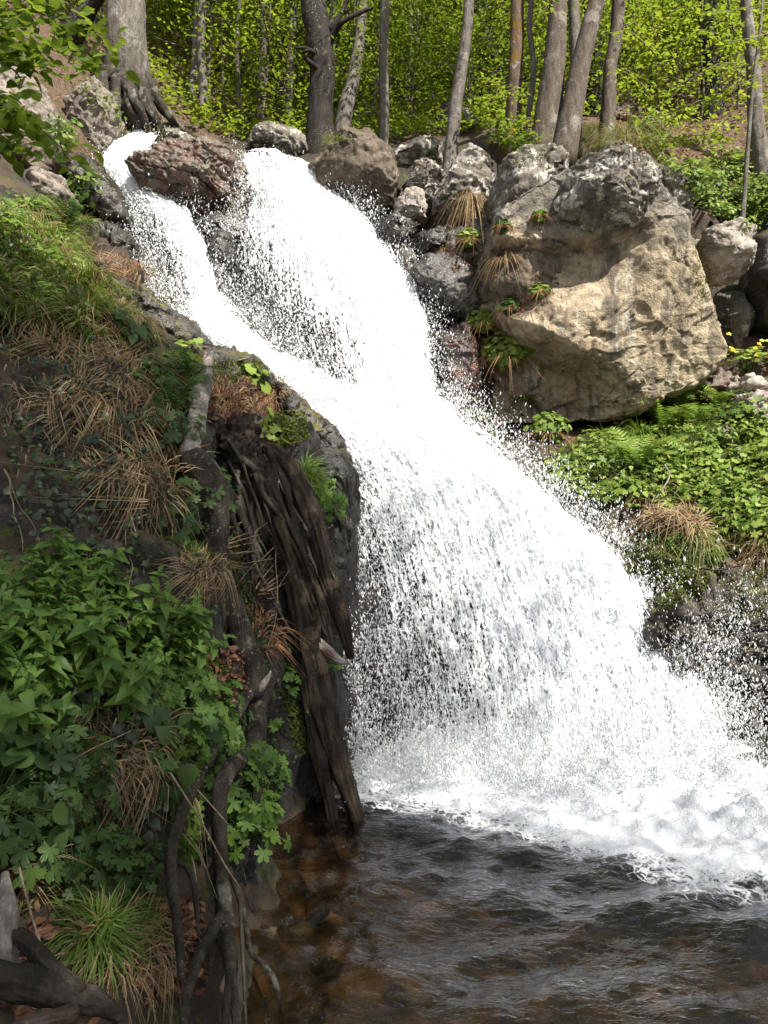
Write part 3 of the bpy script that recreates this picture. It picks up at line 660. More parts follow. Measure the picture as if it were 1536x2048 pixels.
def fall(label, rows, nu, nv, seed, layers=((0, .0), (.07, -.2), (.15, -.42)), wob=.06):
    rows = np.array(rows, float)
    r, c, _ = rows.shape
    W3 = np.stack([PA(rows[k, :, :3]) for k in range(r)])
    full = np.concatenate((W3, rows[:, :, 3:4]), 2)
    mid = np.stack([spline(full[k], nu) for k in range(r)])                 # across
    sh = np.stack([spline(mid[:, k], nv) for k in range(nu)], 1)            # down
    Pn, de = sh[:, :, :3], sh[:, :, 3]
    du = np.gradient(Pn, axis=1); dv = np.gradient(Pn, axis=0)
    N = np.cross(dv, du); N /= np.linalg.norm(N, axis=2)[:, :, None] + 1e-9
    if N[:, :, 1].mean() > 0: N = -N
    Lu = np.concatenate((np.zeros((nv, 1)), np.cumsum(np.linalg.norm(np.diff(Pn, axis=1), axis=2), 1)), 1)
    Lu -= Lu[:, nu // 2:nu // 2 + 1]
    Lv = np.concatenate((np.zeros((1, nu)), np.cumsum(np.linalg.norm(np.diff(Pn, axis=0), axis=2), 0)), 0)
    g = Geo(); D = []; FL = []
    ii = np.arange(nv - 1)[:, None] * nu + np.arange(nu - 1)[None]
    Fq = np.stack((ii, ii + nu, ii + nu + 1, ii + 1), 2).reshape(-1, 4)
    un = np.linspace(0, 1, nu)[None]
    rag = np.minimum(sstep(0, .06, un), sstep(1, .94, un))
    for li, (off, dd) in enumerate(layers):
        q = np.stack((Lu * 3.2, Lv * 1.1, np.full_like(Lu, seed * 3. + li * 5)), 2).reshape(-1, 3)
        nz = fbm(q, 5, seed).reshape(nv, nu)
        q2 = np.stack((Lu * 9, Lv * 4, np.full_like(Lu, seed * 3. + li * 5)), 2).reshape(-1, 3)
        nz = nz + .35 * fbm(q2, 3, seed + 2).reshape(nv, nu)
        Vv = Pn + N * (off + wob * nz)[:, :, None]
        g.add(Vv.reshape(-1, 3), Fq)
        D.append((de + dd - (1 - rag) * .35 + .12 * nz).ravel())
        FL.append(np.stack((Lu, Lv, np.full_like(Lu, seed * 3. + li * 7)), 2).reshape(-1, 3))
    DROPS.append((Pn.reshape(-1, 3), N.reshape(-1, 3), de.ravel(), np.tile(un, (nv, 1)).ravel(), dv.reshape(-1, 3)))
    return obj('waterfall', g, WM, origin=(0, 0, 0), attrs={'dens': np.concatenate(D), 'flow': np.concatenate(FL)}, kind='structure', label=label)
fall('narrow left cascade sliding past a red streaked boulder', [
 [(240,284,11.8,1),(268,281,11.8,1.05),(295,280,11.8,1.05),(318,281,11.8,.95)],
 [(210,332,11.0,.95),(230,332,11.0,1),(252,335,11.0,1),(280,345,11.0,.9)],
 [(238,385,10.7,.5),(268,385,10.6,.7),(300,390,10.6,.95),(335,402,10.6,.85)],
 [(262,440,10.1,.25),(315,440,9.9,.5),(350,450,9.9,.95),(390,458,9.9,.8)],
 [(258,500,9.6,.10),(318,510,9.5,.25),(370,510,9.4,.62),(418,505,9.4,.9)],
 [(285,580,9.0,.06),(345,590,8.9,.22),(400,600,8.8,.85),(442,600,8.8,.9)],
 [(318,622,8.5,.25),(380,640,8.4,.6),(430,650,8.3,1),(485,650,8.4,.9)],
 [(368,675,8.1,.4),(430,690,8.0,.85),(485,700,7.9,1),(530,690,8.0,.8)],
 [(500,742,7.75,.6),(540,748,7.75,.9),(575,752,7.8,1),(612,752,8.0,.9)],
 [(560,790,7.7,.6),(600,800,7.75,.9),(640,805,7.85,1),(680,800,8.1,.9)]], 110, 330, 1)
fall('main upper fall pouring over the brown lip', [
 [(483,317,11.0,.8),(520,317,11,.95),(560,324,11,1.05),(600,342,10.9,1.05),(628,358,10.9,.95)],
 [(498,390,10.5,.48),(550,390,10.4,.68),(610,400,10.4,1.05),(660,410,10.4,1.05),(705,430,10.3,.85)],
 [(485,455,10.0,.52),(560,450,9.9,.70),(630,450,9.9,1.05),(700,460,9.9,1.05),(755,490,9.9,.85)],
 [(458,500,9.6,.25),(545,500,9.6,.55),(640,500,9.6,1.),(740,520,9.6,1.1),(815,560,9.5,.85)],
 [(450,575,9.3,.16),(535,580,9.3,.32),(640,580,9.3,.66),(760,600,9.3,1.1),(855,630,9.2,.75)],
 [(480,655,9.0,.12),(565,680,9.0,.2),(660,680,9.0,.36),(770,690,9.0,1.05),(868,700,9.0,.7)],
 [(540,765,8.6,.34),(620,785,8.6,.28),(700,805,8.6,.45),(790,812,8.65,1.05),(885,820,8.7,.8)]], 190, 300, 2)
fall('wide lower fall spreading into the pool', [
 [(585,775,7.9,.9),(680,790,8.25,.95),(760,800,8.45,1),(820,800,8.5,1.05),(885,805,8.6,.95)],
 [(630,842,7.5,.75),(720,850,7.8,.9),(800,850,8.0,1),(870,850,8.1,1.05),(960,880,8.1,.8)],
 [(675,892,7.15,.58),(760,900,7.35,.8),(850,910,7.5,.95),(950,930,7.6,1.1),(1050,960,7.7,.7)],
 [(690,1000,6.9,.40),(790,1000,7.0,.68),(900,1000,7.1,.85),(1030,1010,7.2,1.05),(1165,1060,7.3,.75)],
 [(700,1130,6.65,.30),(800,1130,6.7,.55),(950,1130,6.8,.78),(1100,1120,6.85,1.),(1270,1150,6.9,.8)],
 [(705,1280,6.4,.25),(810,1290,6.4,.42),(970,1290,6.45,.66),(1150,1280,6.5,.80),(1365,1280,6.55,.8)],
 [(715,1420,6.1,.22),(830,1430,6.2,.42),(1000,1430,6.2,.70),(1190,1420,6.2,.85),(1440,1400,6.1,.8)],
 [(720,1560,5.8,.5),(850,1555,5.9,.85),(1020,1565,5.95,1.05),(1220,1565,5.9,1.1),(1465,1590,5.55,.9)]], 280, 330, 3, wob=.07)

# droplets thrown off the falls, each a small closed bead
rs = np.random.RandomState(5)
OCT = (np.array([(1, 0, 0), (-1, 0, 0), (0, 1, 0), (0, -1, 0), (0, 0, 3.2), (0, 0, -3.2)], float),
       np.array([(0, 2, 4), (2, 1, 4), (1, 3, 4), (3, 0, 4), (2, 0, 5), (1, 2, 5), (3, 1, 5), (0, 3, 5)]))
loc = []; siz = []
for (Pp, Nn, de, un, dv), n in zip(DROPS, (9000, 18000, 36000)):
    wgt = np.clip(.75 - de, .06, 1) + .9 * np.exp(-((1 - un) / .06) ** 2) + .5 * np.exp(-(un / .06) ** 2)
    k = rs.choice(len(Pp), n, p=wgt / wgt.sum())
    off = np.abs(rs.normal(0, .13, n)) + .02
    side = np.where(un[k] > .9, 1, np.where(un[k] < .08, -1, 0)) * np.abs(rs.normal(0, .14, n))
    l = Pp[k] + Nn[k] * off[:, None] + rs.normal(0, .035, (n, 3)); l[:, 0] += side; l[:, 2] += np.abs(side) * rs.uniform(-.3, .8, n)
    loc.append(l); siz.append(.0012 + rs.gamma(1.1, .0016, n))
n = 30000                                  # splash above the pool
x = rs.uniform(-.25, 3.0, n); y = 5.75 - .15 * x + rs.normal(0, .25, n); hgt = np.abs(rs.normal(0, 1, n)) * (.22 + .40 * np.exp(-((x - 2.2) / .6) ** 2))
loc.append(np.stack((x, y - hgt * .3, hgt), 1)); siz.append(.0012 + rs.gamma(1.1, .0013, n))
n = 2500                                   # jet thrown against the right bank
t = rs.uniform(0, 1, n); x = 1.9 + t * .9 + rs.normal(0, .1, n); z = .4 + t * .95 + rs.normal(0, .16, n)
loc.append(np.stack((x, 5.75 + rs.normal(0, .12, n), z), 1)); siz.append(.001 + rs.gamma(1.0, .0011, n))
loc = np.concatenate(loc); siz = np.concatenate(siz)
nr = rs.normal(0, .35, (len(loc), 3)); nr[:, 2] = 1
dg = M('droplets'); db = dg.n('BsdfPrincipled', Base_Color=(.9, .91, .92), Roughness=.2, Specular_IOR_Level=.6)
dt = dg.n('BsdfTranslucent', Color=(.9, .91, .92))
DM = dg.surf(dg.n('MixShader', _0=.35, _1=db.outputs[0], _2=dt.outputs[0]))
obj('spray', inst(OCT, rotmats(nr, rs.uniform(0, 6, len(loc))), siz, loc), DM, origin=(0, 0, 0), kind='stuff', label='white spray of droplets flung off the falls')

# ------------------------------------------------------------------ pool
px_ = np.arange(-2.2, 7, .022); py_ = np.arange(.6, 7.0, .022)
X, Yg = np.meshgrid(px_, py_)
fr = 5.55 - .64 * (X + .18) + .10 * np.sin(X * 3.1)
fo = Yg - fr
pp = np.stack((X, Yg, np.zeros_like(X)), 2).reshape(-1, 3)
n1 = fbm(pp * 3.2, 5, 21).reshape(X.shape); n2 = fbm(pp * 11, 3, 23).reshape(X.shape)
rad = np.hypot(X - 1.6, Yg - 7.2)
wv = np.sin(rad * 9.5 + 2.2 * fbm(pp * .9, 3, 31).reshape(X.shape) + .6 * n1) 
wv2 = np.sin((X * .45 - Yg * .9) * 17 + 2.6 * fbm(pp * 1.3, 3, 33).reshape(X.shape))
foam = sstep(-1.0, .65, fo + .16 * n1)
foz = sstep(-.1, .9, fo)
Z = (.017 * wv + .010 * wv2 + .020 * n1 + .008 * n2) * (1 - .3 * foz) + foz * (.03 + .07 * n1 + .035 * n2) + sstep(.5, 1.3, fo) * (.08 + .06 * np.abs(n1)) * sstep(7.0, 6.2, Yg)
pp[:, 2] = Z.ravel()
ny, nx = X.shape; ii = np.arange(ny - 1)[:, None] * nx + np.arange(nx - 1)[None]
PF = np.stack((ii, ii + 1, ii + nx + 1, ii + nx), 2).reshape(-1, 4)
g = M('pool_water'); p = g.pos()
fa = g.attr('foam').outputs['Fac']
wp = g.n('VectorMath', {'operation': 'ADD'}, _0=p, _1=g.scale(g.n('TexNoise', Vector=p, Scale=5., Detail=4.).outputs['Color'], (.25, .25, 0))).outputs[0]
lace = g.n('TexVoronoi', {'feature': 'DISTANCE_TO_EDGE'}, Vector=wp, Scale=15.).outputs['Distance']
lace2 = g.n('TexVoronoi', {'feature': 'DISTANCE_TO_EDGE'}, Vector=wp, Scale=38.).outputs['Distance']
fm = g.math('ADD', fa, g.math('MULTIPLY', g.math('SUBTRACT', g.noise(p, 4, 9, .75), .5), 1.1))
fm = g.math('ADD', fm, g.ss(lace, 0, .25, .07, -.07)); fm = g.math('ADD', fm, g.ss(lace2, 0, .3, .06, -.06))
fmask = g.ss(fm, .38, .66)
rip = g.math('ADD', g.noise(g.scale(p, (14, 26, 1)), 1., 4, .6, .8), g.math('MULTIPLY', g.noise(p, 55, 3), .25))
nb = g.bump(rip, .8, .012)
fres = g.n('Fresnel', IOR=1.33, Normal=nb)
glo = g.n('BsdfGlossy', Color=(.95, .96, 1.), Roughness=.06, Normal=nb)
tra = g.n('BsdfTransparent', Color=(.72, .58, .40))
wat = g.n('MixShader', _0=g.math('MINIMUM', g.math('MULTIPLY', fres, 1.8), .9), _1=tra.outputs[0], _2=glo.outputs[0])
fb = g.n('BsdfPrincipled', Base_Color=(.85, .87, .89), Roughness=.5, Normal=g.bump(g.math('ADD', g.noise(p, 24, 5, .7), fm), .8, .03))
g.surf(g.n('MixShader', _0=fmask, _1=wat.outputs[0], _2=fb.outputs[0]))
obj('water', (pp, PF), g.m, origin=(0, 0, 0), attrs={'foam': foam.ravel()}, kind='structure')
# stones on the pool bed
rs = np.random.RandomState(9)
V0, F0 = ico(2); gs = Geo()
for k in range(260):
    x, y = rs.uniform(-.7, 4.5), rs.uniform(1.6, 5.2)
    z = height(x, y)[0]
    if z > -.12: continue
    s_ = rs.uniform(.03, .13) * rs.uniform(.6, 1.3)
    q = V0 * (s_ * rs.uniform(.8, 1.5), s_ * rs.uniform(.8, 1.4), s_ * .6); q = q * (1 + .35 * fbm(V0 * 1.3 + k, 3, k)[:, None])
    gs.add(q + (x, y, z + s_ * .2), F0)
obj('pebbles', gs, rock_mat('pebbles', (.04, .03, .018), (.10, .075, .045), (.2, .155, .10)), origin=(0, 0, 0), kind='stuff', label='brown stones under the pool water')

# ------------------------------------------------------------------ trees
def limb_path(rs, p0, az, length, rise, n=6):
    t = np.linspace(0, 1, n)[:, None]
    d = np.array((math.cos(az), math.sin(az), 0.))
    w_ = np.cumsum(rs.normal(0, .05, (n, 3)), 0) * length * .4; w_[0] = 0
    return p0 + d * length * t + np.array((0, 0, 1.)) * length * rise * t ** .8 + w_
def build_tree(name, label, path, r0, r1, bark, leafm, height_=11, first=5., nl=7, per=46, size=.085, seed=0, group=None, spread=2.2, flare=1.5, sprays=3, tpl=LEAF_S, bumps=.12, seg=12, loc=None, rise=.45):
    """path: world points of the visible trunk; it goes on upward to the given height"""
    rs = np.random.RandomState(seed)
    path = np.asarray(path, float)
    base = path[0].copy(); foot = base - (path[1] - path[0]) / np.linalg.norm(path[1] - path[0]) * .5
    last = path[-1]; d = path[-1] - path[-2]; d /= np.linalg.norm(d)
    pts = [foot] + list(path); q = last.copy()
    while q[2] - base[2] < height_:
        d = d * .8 + np.array((rs.normal(0, .06), rs.normal(0, .06), .35)); d /= np.linalg.norm(d)
        q = q + d * 1.1; pts.append(q.copy())
    pts = np.array(pts); Lc = np.concatenate(([0], np.cumsum(np.linalg.norm(np.diff(pts, axis=0), axis=1))))
    kv = len(path)
    rad = np.interp(Lc, [0, .5, .5 + (Lc[kv] - .5) * .25 + .01, Lc[kv] + .02, Lc[-1] + .05], [r0 * flare * 1.15, r0 * flare, r0, r1, .02])
    root = thing(name, label, 'tree', base, group)
    n = max(16, int(Lc[-1] * 4))
    sp = spline(np.column_stack((pts, rad)), n)
    gt = add_tube(Geo(), sp[:, :3] - base, np.maximum(sp[:, 3], .01), seg=seg, bump=bumps, freq=1.6, seed=seed)
    obj('trunk', gt, bark, root)
    cen = []; rr = []
    hs = sp[:, 2] - base[2]
    for k in range(nl):
        h0 = first + (height_ * .95 - first) * (k + rs.uniform(0, .8)) / nl
        i = int(np.argmin(np.abs(hs - h0))); L = spread * rs.uniform(.6, 1.2) * (1.1 - .5 * h0 / height_)
        lp = limb_path(rs, sp[i, :3] - base, rs.uniform(0, 6.283), L, rise * rs.uniform(.3, 1.2))
        gl = add_tube(Geo(), lp, np.linspace(max(.012, sp[i, 3] * .45), .006, len(lp)), seg=6)
        obj('limb', gl, bark, root)
        for j in range(sprays):
            t = (j + 1.) / sprays
            c = lp[min(len(lp) - 1, int(t * (len(lp) - 1)))] + rs.normal(0, .18, 3)
            cen.append(c); rr.append(.45 + .35 * spread / 2.2 * rs.uniform(.6, 1.1))
    if per:
        obj('crown', spray_leaves(rs, np.array(cen), np.array(rr), per, size, tpl), leafm, root)
    return root

# tall trunks one can tell apart: visible path in (px, py, distance)
B = MAT
def T(label, pp, r0, r1, bark, **k):
    k.setdefault('leafm', B['leaf_far'])
    return build_tree('beech_tree' if 'beech' in label else 'tree', label, PA(pp), r0, r1, B[bark], **k)
T('massive smooth grey beech with buttress roots on the top left bank', [(255,125,12.4),(254,85,12.3),(252,40,12.3),(250,-40,12.4)], .31, .30, 'bark_grey', height_=13, first=5, seed=1, flare=1.12, seg=20, bumps=.06, nl=9)
T('big dark gnarled beech with a dead crooked side branch above the fall', [(642,292,12.4),(640,220,12.4),(645,130,12.4),(632,50,12.4),(618,-40,12.5)], .20, .19, 'bark_dark', height_=12, first=4.2, seed=2, bumps=.3, seg=16, flare=1.25)
T('pale straight slim trunk third from the grey beech', [(405,272,14.2),(407,180,14.2),(402,90,14.2),(408,-30,14.2)], .085, .07, 'bark_grey', height_=11, seed=3, flare=1.15)
T('short leaning grey trunk just left of the pale straight slim trunk', [(383,245,14.8),(384,190,14.8),(389,130,14.9),(392,60,15)], .075, .06, 'bark_grey', height_=9, first=3.4, seed=4, flare=1.1)
T('thin grey pole close on the right of the pale straight slim trunk', [(426,290,15.5),(424,220,15.5),(420,150,15.6),(424,60,15.6)], .055, .045, 'bark_grey', height_=9, seed=5, flare=1.1)
T('very thin brown pole rising over the red streaked boulder', [(479,308,14.5),(478,200,14.5),(474,100,14.6),(480,-20,14.6)], .045, .04, 'bark_mid', height_=10, seed=6, flare=1.1)
T('slim straight brown trunk standing left of the jagged outcrop', [(521,250,14.8),(523,160,14.8),(527,70,14.8),(526,-30,14.8)], .075, .065, 'bark_mid', height_=12, seed=7, flare=1.15)
T('hair thin pale pole right of the jagged outcrop stem', [(560,250,16.5),(558,150,16.5),(561,-20,16.5)], .04, .035, 'bark_grey', height_=10, seed=8, flare=1.1)
T('pale trunk half hidden right behind the big dark gnarled beech', [(661,270,14.5),(660,180,14.5),(664,60,14.5),(668,-30,14.5)], .075, .06, 'bark_grey', height_=10, seed=9, flare=1.1)
T('stout grey trunk leaning right over the domed brown boulder', [(686,278,13.4),(690,220,13.4),(706,160,13.5),(718,90,13.6),(728,0,13.8)], .13, .085, 'bark_grey', height_=9, first=3.5, seed=10, flare=1.2, bumps=.2)
T('straight pale trunk right behind the domed brown boulder', [(767,290,13.4),(769,200,13.4),(768,100,13.4),(772,-30,13.4)], .085, .08, 'bark_grey', height_=13, seed=11, flare=1.1)
T('thin pale pole standing in the gap right of the domed boulder', [(812,262,17.),(815,180,17.),(822,80,17.),(818,-20,17)], .07, .055, 'bark_grey', height_=10, seed=12, flare=1.1)
T('pale trunk leaning right that grows from the blotched rocks', [(900,330,11.6),(908,240,11.6),(922,140,11.6),(935,50,11.6),(938,-40,11.6)], .10, .078, 'bark_grey', height_=11, seed=13, flare=1.15)
T('trunk covered with rusty moss left of the trunk cluster', [(1026,262,11.7),(1028,180,11.7),(1033,90,11.7),(1037,-40,11.7)], .115, .105, 'bark_moss', height_=11, seed=14, flare=1.15, bumps=.2)
T('thin crooked pale stem beside the rusty mossy trunk', [(1054,262,11.6),(1060,210,11.6),(1068,130,11.6),(1059,60,11.6),(1065,-30,11.6)], .045, .04, 'bark_grey', height_=8, first=4, seed=15, flare=1.1)
T('thickest brown trunk of the cluster standing on the boulder top', [(1093,262,11.2),(1100,200,11.2),(1110,110,11.2),(1116,20,11.2),(1118,-40,11.2)], .18, .115, 'bark_mid', height_=12, seed=16, flare=1.25, bumps=.06, seg=16)
T('brown trunk of the cluster leaning right across its neighbour', [(1136,264,11.),(1150,190,11.),(1165,110,11.),(1186,30,11.),(1205,-40,11.)], .15, .11, 'bark_mid', height_=11, seed=17, flare=1.2, bumps=.06, seg=16)
T('straight pale trunk behind the leaning trunk of the cluster', [(1152,250,11.9),(1152,160,11.9),(1150,80,11.9),(1146,-40,11.9)], .085, .09, 'bark_grey', height_=11, seed=18, flare=1.1)
T('rightmost brown trunk of the cluster with a kink half way up', [(1214,262,11.4),(1218,200,11.4),(1221,130,11.4),(1232,70,11.4),(1240,-40,11.4)], .10, .095, 'bark_mid', height_=11, seed=19, flare=1.2, bumps=.1, seg=14)
T('pale blotched trunk at the right edge of the wood', [(1522,320,12.2),(1512,240,12.2),(1508,150,12.2),(1497,60,12.2),(1490,-40,12.2)], .12, .085, 'bark_grey', height_=11, seed=20, flare=1.2)
T('thin young stem in front of the pale blotched trunk', [(1488,400,10.4),(1495,300,10.4),(1505,180,10.4),(1522,40,10.5)], .028, .02, 'bark_grey', height_=5.4, first=2.4, seed=21, flare=1.1, nl=6, per=30, leafm=B['leaf_lime'], spread=1.3)
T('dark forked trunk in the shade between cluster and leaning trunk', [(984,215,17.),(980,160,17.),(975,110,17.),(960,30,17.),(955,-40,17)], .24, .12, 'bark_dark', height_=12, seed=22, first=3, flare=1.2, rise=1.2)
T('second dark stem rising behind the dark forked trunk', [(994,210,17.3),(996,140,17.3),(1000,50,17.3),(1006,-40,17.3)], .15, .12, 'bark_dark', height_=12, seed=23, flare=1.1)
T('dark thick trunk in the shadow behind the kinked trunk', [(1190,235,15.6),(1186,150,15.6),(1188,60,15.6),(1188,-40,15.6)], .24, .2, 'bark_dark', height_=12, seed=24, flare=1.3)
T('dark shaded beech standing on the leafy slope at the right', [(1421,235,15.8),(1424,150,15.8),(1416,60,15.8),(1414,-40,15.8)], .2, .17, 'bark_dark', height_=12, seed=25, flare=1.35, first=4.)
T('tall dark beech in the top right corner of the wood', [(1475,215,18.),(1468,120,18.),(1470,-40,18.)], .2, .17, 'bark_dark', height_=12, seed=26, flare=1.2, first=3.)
T('short dark tree leaning out from the top left bank', [(165,40,13.5),(185,10,13.4),(210,-30,13.3),(235,-90,13.2)], .12, .1, 'bark_dark', height_=7, first=2.5, seed=27)
# roots of the big beech clutching the bank
bt = next(o for o in C.objects if o.get('label', '').startswith('massive smooth'))
b0 = np.array(bt.location)
for pp_, r_ in (([(225,140,12.0),(205,160,11.8),(215,215,11.6),(205,245,11.7)], .12), ([(240,160,11.9),(232,205,11.7),(250,245,11.7),(240,275,11.9)], .13),
               ([(262,165,11.9),(262,215,11.6),(278,250,11.7),(270,290,12.0)], .15), ([(280,160,11.9),(295,215,11.7),(318,255,11.9),(330,290,12.2)], .13),
               ([(290,150,12.1),(320,210,12.1),(360,255,12.4),(405,285,12.8)], .10), ([(250,170,11.8),(270,200,11.5),(290,240,11.6),(300,285,11.9)], .09)):
    q = PA(pp_) - b0
    obj('root', add_tube(Geo(), q, np.linspace(r_ * .9, r_ * .35, len(q)), seg=14, n=30, bump=.5, freq=5, seed=int(r_ * 100), angf=2.4), MAT['bark_root'], bt)
# dead crooked branch on the dark beech
bt = next(o for o in C.objects if o.get('label', '').startswith('big dark gnarled')); b0 = np.array(bt.location)
for pp_, r_ in (([(634,110,12.3),(615,98,12.1),(600,95,12.0),(588,97,12.0)], .04), ([(640,140,12.3),(612,118,12.1),(606,105,12.05),(618,100,12.0)], .05), ([(655,90,12.4),(672,60,12.3),(690,40,12.2),(745,15,12.2)], .07), ([(655,70,12.4),(665,55,12.3),(680,30,12.3),(700,-10,12.3)], .07)):
    q = PA(pp_) - b0
    obj('limb', add_tube(Geo(), q, np.linspace(r_, r_ * .4, len(q)), seg=8, n=14, bump=.3, seed=3), MAT['bark_dark'], bt)

# the wood behind: slender beeches copied up the slope
protos = []
for k in range(7):
    rs = np.random.RandomState(100 + k)
    bend = rs.normal(0, .12, 2)
    path = [(0, 0, 0), (bend[0], 0, 2.), (bend[0] * 1.8 + bend[1], 0, 4.2), (bend[1] * 2, .1, 6.2)]
    protos.append(build_tree('beech_tree', 'slender beech filling the green slope behind the falls', path, rs.uniform(.07, .12), rs.uniform(.06, .09), B[('bark_grey', 'bark_grey', 'bark_mid')[k % 3]],
        leafm=B['leaf_yellow' if k == 3 else 'leaf_far'], height_=9, first=.9, nl=14, per=66, size=.10, seed=200 + k, spread=2.0, seg=8, flare=1.15, sprays=3, group='slender beeches of the wood'))
rs = np.random.RandomState(77); used = []; cnt = 0
for tries in range(4000):
    y = rs.uniform(14.8, 46); x = rs.uniform(-.58, .58) * y
    if x > 2.2 and y < 17.5: continue
    if -5.5 < x < -2.5 and y < 15.8: continue
    if any((x - a) ** 2 + (y - b) ** 2 < (.8 + y * .026) ** 2 for a, b in used): continue
    used.append((x, y)); z = height(x, y)[0] - .1
    pr = protos[cnt % 7]
    if cnt < 7: o = pr; o.location = (x, y, z); o.rotation_euler = (rs.normal(0, .04), rs.normal(0, .04), rs.uniform(0, 6.28)); s_ = rs.uniform(.9, 1.2); o.scale = (s_,) * 3
    else: copy_thing(pr, (x, y, z), (rs.normal(0, .05), rs.normal(0, .05), rs.uniform(0, 6.28)), rs.uniform(.8, 1.3))
    cnt += 1
    if cnt >= 170: break
# low leafy saplings along the edge of the wood
sap = []
for k in range(4):
    path = [(0, 0, 0), (.05, 0, .7), (.0, .05, 1.5)]
    sap.append(build_tree('sapling', 'low leafy beech sapling at the edge of the wood', path, .022, .014, B['bark_mid'], leafm=B['leaf_far' if k % 2 else 'leaf_beech'], height_=2.6, first=.35, nl=12, per=52, size=.085, seed=300 + k, spread=1.2, seg=6, flare=1.1, sprays=2, group='saplings at the edge of the wood'))
rs = np.random.RandomState(78); cnt = 0; used = []
for tries in range(3000):
    y = rs.uniform(13.9, 26); x = rs.uniform(-.42, .52) * y
    if x > 1.3 and y < 14.6: continue
    if x > 4.6 and y < 16 and rs.rand() < .7: continue
    if x < -3.0 and y < 15.2: continue
    if any((x - a) ** 2 + (y - b) ** 2 < .7 for a, b in used): continue
    used.append((x, y)); z = ground(x, y)[2] - .05; pr = sap[cnt % 4]
    if cnt < 4: pr.location = (x, y, z); pr.rotation_euler = (0, 0, rs.uniform(0, 6.28))
    else: copy_thing(pr, (x, y, z), (rs.normal(0, .08), rs.normal(0, .08), rs.uniform(0, 6.28)), rs.uniform(.75, 1.5))
    cnt += 1
    if cnt >= 130: break
# far wood closing the view
rs = np.random.RandomState(79); n = 3600
y = rs.uniform(44, 58, n); x = rs.uniform(-.7, .7, n) * y; z = height(x, y) + rs.uniform(.3, 20, n)
obj('distant_wood', spray_leaves(rs, np.stack((x, y, z), 1), 1.5, 40, .26, LEAF_S, flat=.3, tilt=.7), B['leaf_far'], origin=(0, 0, 0), kind='stuff', label='far green foliage closing the view up the slope')

# tall beeches on the right bank behind the viewer: their crowns shade the pool and the left bank, one on the left hangs twigs into view
def shade_tree(label, base, top, rx, ry, rz, seed, n=420, bark='bark_grey'):
    rs = np.random.RandomState(seed); base = np.array(base, float); top = np.array(top, float)
    root = thing('beech_tree', label, 'tree', base)
    pts = spline([(0, 0, -.4), (.1, 0, (top[2] - base[2]) * .5), top - base], 20)
    obj('trunk', add_tube(Geo(), pts, np.linspace(.32, .08, 20), seg=14, bump=.08, seed=seed), B[bark], root)
    c = rs.normal(size=(n, 3)); c /= np.linalg.norm(c, axis=1)[:, None]; c *= rs.uniform(.1, 1, n)[:, None] ** .45
    c = c * (rx, ry, rz) + (top - base)
    for k in range(9):
        e = c[rs.randint(n)]; s_ = pts[13 + k % 6]
        q = np.array([s_, s_ * .5 + e * .5 + (0, 0, -.4), e])
        obj('limb', add_tube(Geo(), q, [.09, .05, .015], seg=7, n=10), B[bark], root)
    obj('crown', spray_leaves(rs, c, .8, 44, .11, LEAF_S), B['leaf_beech'], root)
    return root
shade_tree('tall beech on the right bank casting shade over the pool', (5.4, -6.0, .6), (4.9, -4.1, 13), 4.0, 4.9, 2.2, 401, 480)
shade_tree('second tall beech on the right bank shading the pool foot of the fall', (9.6, -5.0, 1.0), (9.6, -6.4, 13), 3.8, 3.7, 2.2, 402, 330)
shade_tree('tall beech behind the viewer shading the left bank', (2.2, -6.8, .2), (3.0, -4.7, 13.2), 3.0, 4.8, 2.0, 403, 300)

# twigs reaching into view
def leafy_twigs(name, label, cat, base, paths, rad, bark, leafm, tpl, size, dens, seed, droop=.5, part='twig'):
    rs = np.random.RandomState(seed); base = np.array(base, float)
    root = thing(name, label, cat, base); LV = Geo()
    for pp_ in paths:
        q = spline(PA(pp_), 30) - base
        obj(part, add_tube(Geo(), q, np.linspace(rad, rad * .3, 30), seg=5), bark, root)
        L = np.linalg.norm(np.diff(q, axis=0), axis=1).sum(); n = int(L * dens)
        t = rs.uniform(.08, 1, n); i = np.minimum((t * 29).astype(int), 28)
        c = q[i] + (q[i + 1] - q[i]) * rs.uniform(0, 1, (n, 1))
        tg = (q[i + 1] - q[i]) / (np.linalg.norm(q[i + 1] - q[i], axis=1)[:, None] + 1e-9)
        off = rs.normal(0, 1, (n, 3)) * (.5 * size, .5 * size, .35 * size)
        off *= rs.uniform(.3, 2.2, (n, 1))
        nrm = np.stack((rs.normal(0, .4, n), rs.normal(-.25, .45, n), np.full(n, .8)), 1)
        a = np.arctan2(off[:, 1], off[:, 0])
        M_ = rotmats(nrm, a)
        LV.add(*inst(tpl, M_, size * rs.uniform(.6, 1.2, n), c + off - (0, 0, droop * size)))
    obj('foliage', LV, leafm, root)
    return root
leafy_twigs('beech_branch', 'drooping beech branch with broad green leaves hanging into the upper left corner', 'branch', P(-160, 80, 5.2), [
 [(-160,-60,5.2),(-20,-10,5.0),(90,30,4.9),(190,60,4.8),(230,85,4.8)], [(-160,20,5.2),(-20,50,4.9),(60,80,4.7),(130,110,4.7),(165,120,4.7)],
 [(-160,-100,5.2),(20,-40,5.0),(120,-5,5.0),(140,15,5.0)], [(-160,60,5.2),(-30,90,4.9),(40,110,4.8),(95,130,4.8)],
 [(-160,120,5.0),(-20,200,4.6),(50,232,4.5),(100,275,4.4),(145,318,4.4)], [(-160,110,5.0),(-40,170,4.6),(10,215,4.5),(60,240,4.4)],
 [(-160,160,5.0),(-40,250,4.5),(10,275,4.4),(30,300,4.4)], [(-160,-20,5.2),(-60,30,4.9),(20,75,4.8),(50,95,4.8)]], .008, MAT['twig_dark'], MAT['leaf_beech'], LEAF_OVAL, .105, 105, 501)
